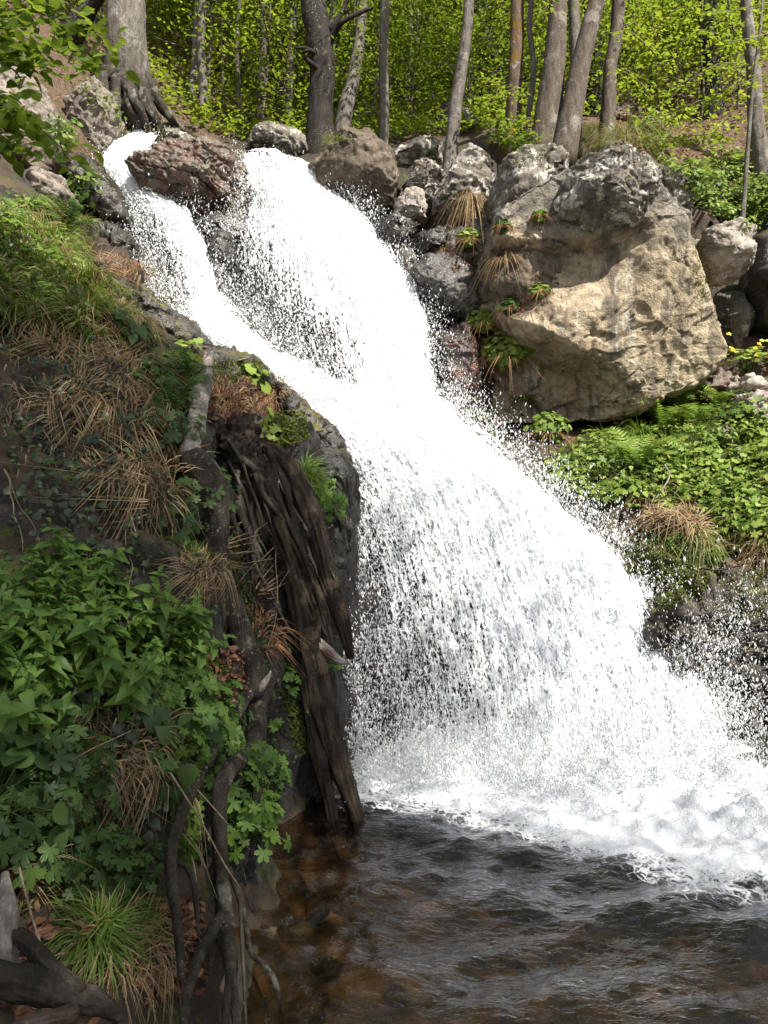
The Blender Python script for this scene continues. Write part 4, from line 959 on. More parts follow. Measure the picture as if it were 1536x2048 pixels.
leafy_twigs('sapling', 'airy young tree with fine twigs and yellow green leaves right of the trunk cluster', 'tree', P(1330, 300, 9.4), [
 [(1330,300,9.4),(1318,200,9.2),(1310,100,9.0),(1300,-20,9.0)], [(1320,220,9.2),(1280,165,9.0),(1240,140,8.9),(1215,135,8.9)], [(1315,150,9.1),(1360,90,9.0),(1400,60,8.9),(1440,70,8.9)],
 [(1325,260,9.3),(1370,215,9.0),(1420,195,8.9),(1470,180,8.8)], [(1312,110,9.0),(1270,70,8.9),(1235,60,8.8)], [(1320,180,9.1),(1380,160,8.9),(1430,130,8.8),(1490,125,8.8)], [(1308,60,9.0),(1350,20,8.9),(1400,5,8.8)],
 [(1330,290,9.4),(1290,270,9.1),(1280,240,9.0)], [(1326,280,9.4),(1400,270,9.0),(1460,262,8.9)]], .010, MAT['twig'], MAT['leaf_yellow'], LEAF_OVAL, .08, 75, 502)
leafy_twigs('beech_branch', 'bright yellow green branch hanging in from the top right corner', 'branch', P(1640, 40, 8.6), [
 [(1640,40,8.6),(1570,55,8.4),(1510,75,8.3),(1440,85,8.2)], [(1640,80,8.6),(1560,130,8.3),(1500,160,8.2),(1470,170,8.2)], [(1640,0,8.6),(1540,5,8.3),(1470,20,8.2),(1400,25,8.2)], [(1640,100,8.6),(1570,190,8.3),(1530,220,8.2)]], .010, MAT['twig'], MAT['leaf_yellow'], LEAF_OVAL, .075, 60, 503)
leafy_twigs('beech_branch', 'lime leaf sprays dangling before the tops of the trunk cluster', 'branch', P(1130, -120, 9.6), [
 [(1130,-120,9.6),(1120,-40,9.4),(1095,10,9.3),(1075,30,9.3)], [(1130,-120,9.6),(1160,-40,9.4),(1165,5,9.3)], [(1130,-120,9.6),(1250,-30,9.3),(1280,20,9.3),(1262,40,9.3)]], .009, MAT['twig'], MAT['leaf_lime'], LEAF_OVAL, .075, 40, 504)
leafy_twigs('shrub', 'yellow green shrub with tiered leaves left of the rusty mossy trunk', 'shrub', P(1000, 262, 11.3), [
 [(1000,262,11.3),(990,210,11.3),(1000,160,11.3)], [(995,220,11.3),(970,200,11.2),(950,190,11.2)], [(995,200,11.3),(1020,180,11.2),(1040,185,11.2)], [(997,240,11.3),(975,215,11.2),(960,215,11.2)], [(1000,250,11.3),(1040,240,11.0),(1060,235,11.0)], [(1000,170,11.3),(975,160,11.2),(965,150,11.2)]], .012, MAT['twig'], MAT['leaf_yellow'], LEAF_S, .08, 150, 505)
leafy_twigs('sapling', 'green beech sapling with layered sprays before the mossy trunk foot', 'tree', P(1010, 285, 10.9), [
 [(1010,285,10.9),(1005,250,10.8),(990,240,10.7),(970,248,10.7)], [(1010,280,10.9),(1050,262,10.6),(1080,268,10.5)], [(1010,270,10.9),(1030,240,10.8),(1020,225,10.8)], [(1010,280,10.9),(1020,275,10.6),(1048,285,10.5)]], .010, MAT['twig'], MAT['leaf_beech'], LEAF_S, .08, 150, 506)
leafy_twigs('shrub', 'bright leafy shoots growing on the crest of the huge boulder', 'shrub', P(1310, 300, 9.1), [
 [(1310,300,9.1),(1300,250,9.0),(1290,220,9.0)], [(1310,300,9.1),(1330,250,9.0),(1320,215,9.0)], [(1310,300,9.1),(1345,265,9.0),(1355,240,9.0)], [(1310,300,9.1),(1345,320,8.7),(1370,340,8.6)], [(1310,300,9.1),(1280,270,9.0),(1260,262,9.0)]], .008, MAT['twig'], MAT['leaf_lime'], LEAF_OVAL, .08, 90, 507)
leafy_twigs('shrub', 'lime leafy young shoots on the slope before the right edge trunk', 'shrub', P(1440, 330, 10.8), [
 [(1440,330,10.8),(1420,290,10.7),(1400,280,10.7)], [(1440,330,10.8),(1445,280,10.7),(1430,250,10.7)], [(1440,330,10.8),(1470,300,10.7),(1490,300,10.7)]], .008, MAT['twig'], MAT['leaf_lime'], LEAF_OVAL, .09, 80, 508)

# ------------------------------------------------------------------ plants: models first, then copies set on the ground
def nettle(seed):
    rs = np.random.RandomState(seed); H = rs.uniform(.34, .48)
    root = thing('nettle_plant', 'upright nettle with toothed pointed leaves in the dense patch on the left bank', 'plant', (0, 0, 0), 'nettles on the left bank')
    q = spline([(0, 0, -.05), (rs.normal(0, .02), rs.normal(0, .02), H * .5), (rs.normal(0, .05), rs.normal(0, .05), H)], 12)
    obj('stem', add_tube(Geo(), q, np.linspace(.0035, .0015, 12), seg=5), MAT['stem'], root)
    loc = []; nrm = []; az = []; sz = []
    for k, t in enumerate(np.linspace(.15, 1, 11)):
        a0 = k * math.pi / 2 + rs.normal(0, .3); c = q[min(11, int(t * 11))]
        for a in (a0, a0 + math.pi):
            loc.append(c); az.append(a); up = .25 + .6 * t
            nrm.append((-math.cos(a) * .35 * (t - .2) , -math.sin(a) * .35 * (t - .2), 1)); sz.append((.078 * math.sin(min(1, (1.08 - t) * 1.6) * 1.57) + .018) * rs.uniform(.8, 1.15))
    nrm = np.array(nrm) + rs.normal(0, .15, (len(nrm), 3))
    obj('foliage', inst(LEAF_NETTLE, rotmats(nrm, np.array(az)), np.array(sz), np.array(loc)), MAT['leaf_nettle'], root)
    return root
def leafy_herb(name, label, cat, group, seed, tpl, leafm, n=16, H=.22, size=.07, spread=.12):
    rs = np.random.RandomState(seed)
    root = thing(name, label, cat, (0, 0, 0), group); gs_ = Geo(); loc = []; nrm = []; az = []
    for k in range(n):
        a = rs.uniform(0, 6.283); r = spread * math.sqrt(rs.uniform(0, 1)) * 1.2; h = H * rs.uniform(.45, 1.1) * (1.15 - .5 * r / spread)
        tip = np.array((math.cos(a) * r, math.sin(a) * r, h))
        add_tube(gs_, spline([(0, 0, -.03), tip * (.4, .4, .65), tip], 6), np.linspace(.0028, .0016, 6), seg=4)
        loc.append(tip); az.append(a); nrm.append((math.cos(a) * .5 * r / spread, math.sin(a) * .5 * r / spread, 1))
    nrm = np.array(nrm) + rs.normal(0, .22, (n, 3))
    obj('stem', gs_, MAT['stem'], root)
    obj('foliage', inst(tpl, rotmats(nrm, np.array(az)), size * rs.uniform(.6, 1.25, n), np.array(loc)), leafm, root)
    return root
def fern(seed, L=.5, n=9, label='', group=None, leafm='leaf_herb'):
    rs = np.random.RandomState(seed); root = thing('fern', label, 'fern', (0, 0, 0), group)
    for k in range(n):
        a = 6.283 * k / n + rs.normal(0, .25); l = L * rs.uniform(.75, 1.1); u_ = np.array((math.cos(a), math.sin(a), 0))
        q = spline([np.zeros(3), u_ * l * .25 + (0, 0, l * .55), u_ * l * .6 + (0, 0, l * .75), u_ * l * .95 + (0, 0, l * .6)], 26)
        g = add_tube(Geo(), q, np.linspace(.003, .001, 26), seg=4)
        t = np.arange(3, 26); s_ = np.array((-u_[1], u_[0], 0)); sz = l * .26 * np.sin(np.linspace(.5, 3.05, len(t))) ** .8
        for sd in (1, -1):
            dirs = s_ * sd + u_ * .45
            nr = np.gradient(q, axis=0)[t]; nr = np.cross(nr, s_); nr *= np.sign(nr[:, 2:3] + 1e-6); nr /= np.linalg.norm(nr, axis=1)[:, None]
            g.add(*inst(PINNA, rotmats(nr + rs.normal(0, .12, nr.shape), np.full(len(t), math.atan2(dirs[1], dirs[0]))), sz * .9, q[t]))
        obj('frond', g, MAT[leafm], root)
    return root
def tuft(name, label, cat, group, seed, mats, n=70, length=.28, lean=.35, droop=.8, width=.0035, spread=.05, out=.3):
    rs = np.random.RandomState(seed); root = thing(name, label, cat, (0, 0, 0), group)
    for pn, m, k in zip(('blades', 'dead_blades'), mats, (1., .6)):
        if m: obj('blade_cluster' if pn == 'blades' else 'dead_blade_cluster', blades(rs, int(n * k), (0, 0, -.01), spread, length, lean, droop, width, out=out), MAT[m], root)
    return root
def plant_out(protos_, pts, seed, sc=(.8, 1.25), tilt=.25, jit=.1, lift=-.01, off=0.):
    rs = np.random.RandomState(seed)
    for k, (l, n) in enumerate(pts):
        nn_ = Vector(n) * tilt + Vector((0, 0, 1)) * (1 - tilt) + Vector(rs.normal(0, jit, 3))
        q = nn_.to_track_quat('Z', 'Y').to_matrix() @ Matrix.Rotation(rs.uniform(0, 6.283), 3, 'Z')
        lo = l + (0, 0, lift) + n * off; s_ = rs.uniform(*sc); pr = protos_[k % len(protos_)]
        if k < len(protos_): pr.location = lo; pr.rotation_euler = q.to_euler(); pr.scale = (s_,) * 3
        else: copy_thing(pr, lo, q.to_euler(), s_)
    for pr in protos_[len(pts):]:
        for c in list(pr.children): bpy.data.objects.remove(c)
        bpy.data.objects.remove(pr)

plant_out([nettle(600 + k) for k in range(6)], scatter([(-60,1240),(0,1190),(120,1180),(260,1185),(350,1270),(395,1370),(300,1400),(200,1480),(-60,1540)], 120, 1), 1, (.75, 1.15), .45, .12)
plant_out([leafy_herb('geranium_plant', 'lobed leaved geranium spilling over the left bank below the nettles', 'plant', 'geraniums on the left bank', 620 + k, LEAF_LOBED, MAT['leaf_nettle'], 18, .18, .07, .14) for k in range(4)],
    scatter([(240,1330),(390,1350),(440,1420),(440,1500),(330,1510),(250,1420)], 30, 2) + scatter([(470,1560),(520,1570),(510,1690),(470,1690)], 8, 3) + scatter([(340,1560),(400,1560),(400,1690),(350,1690)], 4, 6), 2, (.8, 1.2), .6, .15)
plant_out([leafy_herb('leafy_plant', 'dark feathery leaved herb in the shade at the lower left', 'plant', 'shaded herbs at the lower left', 640 + k, LEAF_LOBED, MAT['leaf_dark'], 22, .22, .07, .16) for k in range(4)],
    scatter([(-60,1480),(90,1500),(150,1600),(200,1720),(240,1800),(120,1830),(60,1700),(-60,1650)], 26, 4) + scatter([(330,1000),(410,960),(410,1020),(350,1030)], 6, 5) + scatter([(290,770),(350,760),(360,880),(320,880)], 7, 7), 3, (.8, 1.25), .6, .15)
plant_out([leafy_herb('butterbur_plant', 'plant with large heart shaped leaves on the shaded left bank', 'plant', 'large heart leaved plants on the left bank', 660 + k, LEAF_HEART, MAT['leaf_dark'], 8, .2, .085, .16) for k in range(3)],
    scatter([(300,1460),(370,1460),(370,1560),(310,1550)], 5, 8) + scatter([(-20,1540),(120,1530),(110,1690),(-20,1700)], 7, 9) + scatter([(200,640),(260,640),(250,690),(210,690)], 5, 11), 4, (.75, 1.2), .6, .15)
plant_out([leafy_herb('leafy_plant', 'small bright leaved sprig growing on the mossy ledge by the snag', 'plant', 'sprigs on the mossy ledge', 670 + k, LEAF_ROUND, MAT['leaf_lime'], 8, .12, .07, .1) for k in range(2)],
    scatter([(340,690),(400,690),(400,740),(350,740)], 4, 12) + scatter([(500,740),(525,740),(525,770),(500,770)], 3, 13) + scatter([(515,830),(560,830),(560,890),(520,890)], 4, 14), 5, (.8, 1.2), .5)
# grass tufts
plant_out([tuft('grass_tuft', 'tuft of long mixed green and straw grass on the sunlit left bank', 'grass', 'grass tufts on the upper left bank', 680 + k, ('grass_green', 'grass_dry'), 190, .30, .4, .9, .004, .19) for k in range(4)],
    scatter([(-40,430),(90,400),(150,440),(190,560),(210,650),(100,650),(-40,620)], 42, 15), 6, (.7, 1.3), .5, .2)
plant_out([leafy_herb('leafy_plant', 'low mixed herb among the grass of the sunlit left bank', 'plant', 'herbs on the upper left bank', 690 + k, (LEAF_LOBED, LEAF_OVAL, LEAF_ROUND)[k], MAT[('leaf_herb', 'leaf_dark', 'leaf_herb')[k]], 16, .2, .06, .15) for k in range(3)],
    scatter([(-40,430),(90,420),(150,460),(180,560),(200,650),(100,650),(-40,640)], 55, 16) + scatter([(100,360),(190,370),(190,430),(120,420)], 8, 17) + scatter([(100,250),(140,240),(140,300),(110,310)], 7, 18), 7, (.7, 1.2), .5, .2)
plant_out([tuft('grass_tuft', 'bright green grass tuft at the brow of the left bank', 'grass', 'bright grass tufts at the brow', 700 + k, ('grass_green', None), 120, .3, .45, .9, .004, .07) for k in range(2)], scatter([(85,430),(135,420),(150,480),(100,480)], 5, 19), 8, (.8, 1.2), .4)
plant_out([tuft('grass_tuft', 'dry tan grass hanging down the brow of the left bank', 'grass', 'dry grass hanging from the brow', 705 + k, (None, 'grass_dry'), 120, .42, .3, 2.0, .003, .16, .12) for k in range(3)],
    scatter([(60,620),(250,660),(300,760),(340,900),(300,900),(240,780),(80,690)], 26, 20) + scatter([(370,1090),(410,1090),(420,1180),(380,1180)], 7, 21) + scatter([(-20,430),(40,430),(60,520),(-20,520)], 8, 22) + scatter([(100,740),(240,780),(330,960),(340,1060),(200,960),(110,860)], 17, 221) + scatter([(90,1440),(300,1470),(330,1560),(120,1540)], 9, 222), 9, (.7, 1.2), .7, .2, off=.03)
plant_out([tuft('grass_tuft', 'rust brown dead grass tuft hanging under the mossy ledge', 'grass', 'rust brown tufts under the ledge', 710 + k, (('grass_dry', 'grass_rust')[k % 2], 'grass_rust'), 34, .34, .3, 2.1, .0035, .14, .10) for k in range(3)],
    scatter([(290,750),(390,760),(400,800),(300,800)], 9, 23) + scatter([(420,770),(560,770),(560,800),(420,810)], 14, 24) + scatter([(300,540),(215,560),(205,600),(150,480)], 8, 25) + scatter([(340,860),(360,860),(370,920),(345,920)], 3, 26) + scatter([(500,1180),(530,1180),(530,1290),(510,1290)], 4, 261), 10, (.7, 1.15), .8, .15, off=.04)
plant_out([tuft('grass_tuft', 'straw coloured sedge tuft hanging low on the shaded left bank', 'grass', 'straw tufts low on the left bank', 720 + k, (None, 'grass_dry'), 80, .36, .35, 1.9, .0022, .14, .15) for k in range(3)],
    scatter([(70,1460),(300,1480),(340,1590),(250,1600),(90,1560)], 12, 27) + scatter([(190,1860),(300,1850),(330,1960),(220,1960)], 11, 28) + scatter([(-20,1700),(40,1700),(30,1800),(-20,1800)], 5, 29) + scatter([(200,560),(260,600),(330,680),(250,690)], 8, 291), 11, (.7, 1.1), .6, .2, off=.03)
plant_out([tuft('grass_tuft', 'dark green sedge tuft on the shaded bank', 'grass', 'green sedge tufts in the shade', 730 + k, ('grass_green', None), 120, .26, .5, 1.1, .003, .06) for k in range(2)],
    scatter([(590,935),(640,940),(650,990),(610,985)], 6, 30) + scatter([(150,1790),(260,1800),(270,1870),(170,1880)], 10, 31) + scatter([(340,1060),(390,1070),(390,1110),(350,1100)], 4, 32), 12, (.7, 1.1), .5)
plant_out([leafy_herb('leafy_plant', 'green herb hanging from the black wall beside the rotten log', 'plant', 'herbs on the black wall', 740 + k, LEAF_LOBED, MAT['leaf_nettle'], 14, .16, .06, .12) for k in range(2)],
    scatter([(630,970),(665,970),(660,1020),(640,1020)], 5, 33) + scatter([(565,1300),(600,1300),(600,1420),(570,1400)], 6, 34) + scatter([(525,1420),(560,1430),(560,1560),(530,1560)], 6, 35), 13, (.6, 1.), .8, off=.02)
# ivy
def ivy(k, cx, cyy, rpx, n):
    rs = np.random.RandomState(750 + k); pts = []
    while len(pts) < n:
        a = rs.uniform(0, 6.28); r = rpx * math.sqrt(rs.uniform(0, 1)); h = hit(cx + math.cos(a) * r, cyy + math.sin(a) * r * 1.35)
        if h: pts.append(h)
    L_ = np.array([p[0] for p in pts]); N_ = np.array([p[1] for p in pts]); c = L_.mean(0)
    root = thing('ivy_plant', 'dark ivy with small pointed leaves trailing over the shaded left bank', 'ivy', c, 'ivy on the left bank')
    nr = N_ + rs.normal(0, .35, N_.shape) + (0, -.3, .3)
    obj('foliage', inst(LEAF_HEART, rotmats(nr, rs.uniform(0, 6.28, n)), rs.uniform(.018, .05, n), L_ - c + N_ * rs.uniform(.02, .1, n)[:, None]), MAT['leaf_ivy'], root)
    g = Geo()
    for j in range(6):
        a = pts[rs.randint(n)]; x0 = a[0][0]; q = [a[0] + a[1] * .05]
        for s_ in range(5): q.append(q[-1] + (rs.normal(0, .02), rs.normal(-.012, .01), -.09))
        add_tube(g, np.array(q) - c, np.linspace(.004, .002, 6), seg=4, n=12)
    obj('stem', g, MAT['twig_dark'], root)
for k, (a, b) in enumerate([(30,760),(100,720),(160,760),(70,840),(150,850),(215,830),(40,930),(130,950),(220,930),(280,960),(90,1040),(200,1030),(290,1050),(310,900),(230,1500),(60,1600),(330,1640),(420,1120),(270,1540),(190,1400)]):
    ivy(k, a, b, 66, 26 + 18 * (k % 3))
# dead stems and vines dangling down the bank
def vine(pts, rad, label, group=None, mat='twig', name='dry_stem', n=24):
    q = np.array(pts)
    return obj(name, add_tube(Geo(), q, np.linspace(rad, rad * .5, len(q)), seg=5, n=n), MAT[mat], label=label, cat='stem', group=group)
rs = np.random.RandomState(800)
for k in range(210):
    x = rs.uniform(0, 360); y = rs.uniform(640, 980) + max(0, x - 220) * .8
    if k > 150: x = rs.uniform(60, 380); y = rs.uniform(1400, 1560)
    h = hit(x, y)
    if not h: continue
    q = [h[0] + h[1] * .03]; Ln = rs.uniform(.05, .13); dx = rs.normal(.012, .018)
    for s_ in range(7):
        nx_ = q[-1] + np.array((dx + rs.normal(0, .018), -.028 + rs.normal(0, .012), -Ln)); q.append(nx_)
    vine(q, rs.uniform(.002, .0048), 'thin dry stem dangling down the left bank', 'dry stems hanging down the left bank', 'twig' if rs.rand() < .8 else 'twig_dark')
vine(PA([(38,1735,2.2),(60,1820,2.15),(85,1900,2.1),(102,1962,2.1)]), .004, 'straight pale straw stalk leaning over the logs at the lower left')
vine(PA([(340,1545,3.3),(400,1640,3.2),(450,1730,3.2),(480,1775,3.2)]), .005, 'pale bent twig crossing the roots above the pool')
vine(PA([(395,1580,3.4),(440,1630,3.3),(500,1700,3.4)]), .003, 'fine straw coloured twig right of the pale bent twig')
vine(PA([(122,1535,2.9),(180,1500,2.9),(262,1462,3.1)]), .004, 'bare straw stem slanting under the nettles')
vine(PA([(1330,930,7.8),(1338,955,7.7),(1310,1000,7.6)]), .012, 'bleached dead stick lying in the herbs on the right slope', mat='wood_bleach')
vine(PA([(1400,1135,6.7),(1440,1140,6.6),(1500,1125,6.5),(1536,1115,6.5)]), .010, 'reddish dead twig lying on the dark right rock', mat='twig_dark')
vine(PA([(1255,1080,7.0),(1285,1045,7.0),(1310,990,7.1)]), .009, 'grey dead stick leaning on the mossy rib beside the fall', mat='twig')
vine(PA([(1475,1160,6.4),(1485,1140,6.4),(1492,1120,6.5)]), .006, 'short upright twig on the dark right rock', mat='twig')
vine(PA([(768,445,9.7),(800,462,9.5),(840,448,9.6)]), .012, 'dark curved stick lying across the wet glinting rock', mat='twig_dark')
vine(PA([(140,270,9.9),(180,268,9.8),(220,257,9.8)]), .006, 'bare twig sticking out before the big sunlit boulder', mat='twig')

# ------------------------------------------------------------------ snag, roots, rotten logs
def surf_path(pp, off, smooth=2):
    ys = []
    for x, y in pp:
        h = hit(x, y); ys.append((h[0][1] if h else 6) - off)
    ys = np.array(ys)
    for _ in range(smooth):
        e = np.concatenate((ys[:1], ys, ys[-1:])); ys = np.minimum(ys + .03, (e[:-2] + e[1:-1] * 2 + e[2:]) / 4)
    return PA([(x, y, Y) for (x, y), Y in zip(pp, ys)])
def limb_part(name, root, pp, rads_px, off, mat, bump=.3, n=40, seg=18, seed=0, freq=6., path=None, angf=2.2):
    q = surf_path(pp, off) if path is None else path
    r = np.array(rads_px) / FPX * q[:, 1]
    return obj(name, add_tube(Geo(), q - np.array(root.location), r, seg=seg, n=n, bump=bump, freq=freq, seed=seed, angf=angf), MAT[mat], root)
snag = thing('tree_snag', 'twisted dead trunk with a bleached broken top clinging to the left bank', 'dead tree', hit(430, 1500)[0])
limb_part('trunk', snag, [(376,905),(392,930),(420,970),(430,1040),(430,1110),(445,1180),(475,1250),(498,1320),(508,1390)], [20,30,30,27,25,25,24,22,20], .16, 'bark_root', seed=1)
limb_part('broken_top', snag, [(378,912),(384,880),(396,830),(402,780),(412,740),(425,703)], [22,20,19,19,13,3], .17, 'wood_bleach', bump=.3, seed=2)
limb_part('splinter', snag, [(412,752),(408,725),(412,702)], [8,5,2], .17, 'wood_bleach', n=12, seg=8)
limb_part('splinter', snag, [(392,850),(372,866),(358,872)], [12,8,2], .19, 'wood_bleach', n=12, seg=8)
limb_part('splinter', snag, [(512,1385),(530,1365),(542,1342)], [10,7,2], .2, 'wood_bleach', n=12, seg=8)
limb_part('root', snag, [(520,1330),(528,1380),(515,1420),(515,1500),(512,1580),(508,1640)], [12,16,18,16,11,6], .15, 'bark_root', seed=3)
limb_part('root', snag, [(515,1440),(500,1500),(455,1545),(438,1600),(440,1690),(445,1770),(455,1860),(462,1950),(475,2060)], [17,17,17,15,15,14,14,12,10], .28, 'bark_root', seed=4, n=60)
limb_part('root', snag, [(495,1385),(470,1430),(435,1470),(415,1520),(380,1590),(352,1660),(342,1730),(350,1800),(358,1880),(362,1960)], [13,13,12,12,12,12,12,11,9,7], .24, 'bark_root', seed=5, n=60)
limb_part('root', snag, [(338,1725),(365,1728),(385,1760),(393,1820),(397,1870)], [6,6,6,5,3], .22, 'bark_root', seed=6, n=26, seg=8)
limb_part('root', snag, [(455,1735),(478,1790),(492,1850),(502,1905),(530,1930),(552,1970),(563,2050)], [7,7,6,6,6,6,4], .2, 'bark_root', seed=7, n=40, seg=8)
limb_part('root', snag, [(445,1830),(420,1870),(395,1920),(375,1990),(365,2060)], [12,12,11,10,8], .2, 'bark_root', seed=8, n=34)
limb_part('root', snag, [(462,1940),(455,1990),(452,2060)], [9,8,7], .24, 'bark_root', seed=9, n=20)
limb_part('root', snag, [(480,1800),(485,1900),(492,2050)], [4,4,3], .22, 'twig_dark', seed=10, n=20, seg=6)
stump = thing('rotten_log', 'dark rotten forked log leaning from the bank down into the pool', 'log', P(672, 1645, 4.9))
def lean(pp, top_off=.25):
    out = []
    for x, y in pp:
        yl = np.interp(y, [840, 1640], [5.75, 4.92]); h = hit(x, y)
        out.append((x, y, min(yl, (h[0][1] if h else 9) - .10)))
    return PA(out)
def lp(name, pp, r, seed, mat='bark_rot', bump=.4, n=90, seg=44): return limb_part(name, stump, pp, r, 0, mat, bump, n, seg, seed, 2.2, lean(pp), 4.2)
lp('trunk', [(500,900),(520,960),(545,1040),(580,1130),(605,1220),(622,1300),(640,1400),(667,1500),(696,1580),(724,1668)], [18,20,22,25,26,26,25,22,17,12], 1)
lp('trunk_fork', [(612,1300),(622,1400),(638,1500),(654,1580),(670,1668)], [18,21,19,13,9], 2)
lp('side_log', [(530,893),(570,930),(605,990),(632,1060),(655,1150),(682,1240),(702,1315)], [12,20,22,20,17,14,7], 3)
lp('root_strand', [(545,1010),(580,1080),(615,1150),(645,1230),(660,1290)], [12,15,16,13,8], 4)
lp('root_strand', [(470,960),(500,1010),(520,1060),(545,1100)], [14,17,14,8], 5)
lp('root_strand', [(560,960),(575,1040),(610,1110)], [10,12,8], 6)
lp('broken_splinter', [(618,1285),(645,1300),(672,1318),(700,1328)], [18,14,9,2], 7, 'wood_bleach', n=20)
lp('broken_splinter', [(470,960),(472,985),(475,1015)], [10,7,2], 8, n=14)
rs = np.random.RandomState(61)
for k in range(26):
    x0 = rs.uniform(440, 560); y0 = rs.uniform(880, 1010); L = rs.uniform(120, 330); sl = rs.uniform(.28, .52); pp = []; w_ = 0
    for t in np.linspace(0, 1, 6):
        w_ += rs.normal(0, 7); pp.append((x0 + sl * L * t + w_, y0 + L * t))
    r0_ = rs.uniform(2.5, 9)
    limb_part('root_strand', stump, pp, list(np.linspace(r0_, r0_ * .35, 6)), 0, ('bark_rot', 'bark_root', 'twig_dark')[k % 3], .45, 34, 10, 70 + k, 5., lean(pp) - (0, rs.uniform(.0, .14), 0), 2.5)
W_, F_ = rock_shape([(436,900),(432,860),(455,845),(490,832),(515,850),(522,900),(520,950),(480,985),(445,970),(430,940)], 5.45, .18, .25, sub=5, seed=81, amp=.05, blocky=.05, fr=4, bfr=5)
obj('stump_head', (W_ - np.array(stump.location), F_), MAT['bark_rot'], stump)
def dead_branch(label, main, subs, rad, mat='twig'):
    q0 = lean(main) - (0, .12, 0); root = thing('dead_branch', label, 'branch', q0[0])
    obj('stem', add_tube(Geo(), q0 - q0[0], np.linspace(rad, rad * .4, len(q0)), seg=6, n=30), MAT[mat], root)
    for s_ in subs:
        q = lean(s_) - (0, .13, 0); obj('twig', add_tube(Geo(), q - q0[0], np.linspace(rad * .6, rad * .25, len(q)), seg=5, n=16), MAT[mat], root)
dead_branch('bare pale dead branch hanging in front of the rotten log', [(550,980),(556,1060),(556,1120),(560,1180),(555,1240),(540,1290)], [[(556,1090),(530,1115),(510,1130),(480,1170)], [(552,1115),(520,1120),(490,1125)], [(556,1180),(575,1150),(590,1130)], [(550,1040),(520,1060),(510,1090),(490,1110)]], .005)
# logs at the lower left
def small_log(name, label, pp, r, mat, **k):
    q = PA(pp); rr_ = np.array(r) / FPX * q[:, 1]
    return obj(name, add_tube(Geo(), q, rr_, seg=32, n=60, bump=.4, freq=9, seed=len(label), angf=3.), MAT[mat], label=label, cat='log')
small_log('log', 'thick weathered log lying across the lower left corner', [(-60,1945,2.0),(40,1965,2.0),(130,1995,2.0),(190,2005,2.03),(240,2035,2.05)], [26,30,25,22,12], 'bark_root')
small_log('log', 'dark crooked branch resting on the thick weathered log', [(20,1860,2.15),(60,1890,2.1),(105,1940,2.05),(160,1985,2.0)], [12,16,16,14], 'bark_root')
small_log('log', 'short mossy log end at the bottom edge left', [(20,2070,1.85),(80,2045,1.88),(152,2024,1.92)], [20,19,17], 'bark_moss')
small_log('stump', 'pale torn stump at the left edge above the logs', [(8,1985,2.1),(8,1900,2.12),(12,1820,2.15),(10,1745,2.2)], [26,24,18,6], 'wood_bleach')

# ------------------------------------------------------------------ the right slope and the rocks
HB = [leafy_herb('leafy_herb', 'low sunlit herb in the green carpet on the right slope', 'plant', 'herbs on the right slope', 820 + k, (LEAF_LOBED, LEAF_OVAL, LEAF_LOBED, LEAF_ROUND)[k % 4], MAT[('leaf_herb', 'leaf_lime', 'leaf_herb', 'leaf_lime')[k % 4]], 34, .2, .062, .2) for k in range(6)]
plant_out(HB, scatter([(1060,965),(1150,905),(1250,860),(1420,800),(1580,860),(1900,900),(1900,1100),(1500,1090),(1400,1020),(1280,1010),(1180,1000)], 280, 40) + scatter([(1370,330),(1580,300),(1580,420),(1430,440),(1380,400)], 60, 41), 20, (.7, 1.3), .35, .15)
plant_out([tuft('grass_tuft', 'long sunny green grass tuft on the right slope', 'grass', 'green grass tufts on the right slope', 840 + k, ('grass_green', None), 80, .42, .4, .9, .005, .10) for k in range(3)],
    scatter([(1200,880),(1280,850),(1420,860),(1420,960),(1250,960)], 22, 42) + scatter([(1300,1080),(1420,1060),(1460,1110),(1380,1110)], 10, 43), 21, (.7, 1.2), .3)
plant_out([tuft('grass_tuft', 'dry straw grass tuft on the right slope', 'grass', 'straw tufts on the right slope', 850 + k, (None, 'grass_dry'), 120, .40, .45, 1.1, .004, .10) for k in range(3)],
    scatter([(1260,960),(1340,960),(1330,1020),(1270,1030)], 9, 44) + scatter([(1490,960),(1580,950),(1580,1060),(1490,1060)], 8, 45) + scatter([(1380,1050),(1460,1050),(1450,1100),(1390,1100)], 7, 46) + scatter([(1290,1010),(1400,1010),(1420,1060),(1300,1060)], 8, 461) + scatter([(1420,1080),(1560,1070),(1560,1120),(1430,1120)], 10, 462), 22, (.7, 1.2), .4)
plant_out([fern(860 + k, .55, 9, 'feathery green fern on the right slope under the huge boulder', 'ferns under the huge boulder') for k in range(3)], [h for h in (hit(1300,845), hit(1330,870), hit(1390,870), hit(1275,950), hit(1360,840), hit(1430,830)) if h], 23, (.8, 1.2), .2)
plant_out([fern(870 + k, .35, 7, 'small dark fern on the shaded bank below the mossy ledge', 'small ferns on the left bank', 'leaf_dark') for k in range(2)], [h for h in (hit(345,800), hit(330,840), hit(360,770), hit(120,470)) if h], 24, (.8, 1.2), .4)
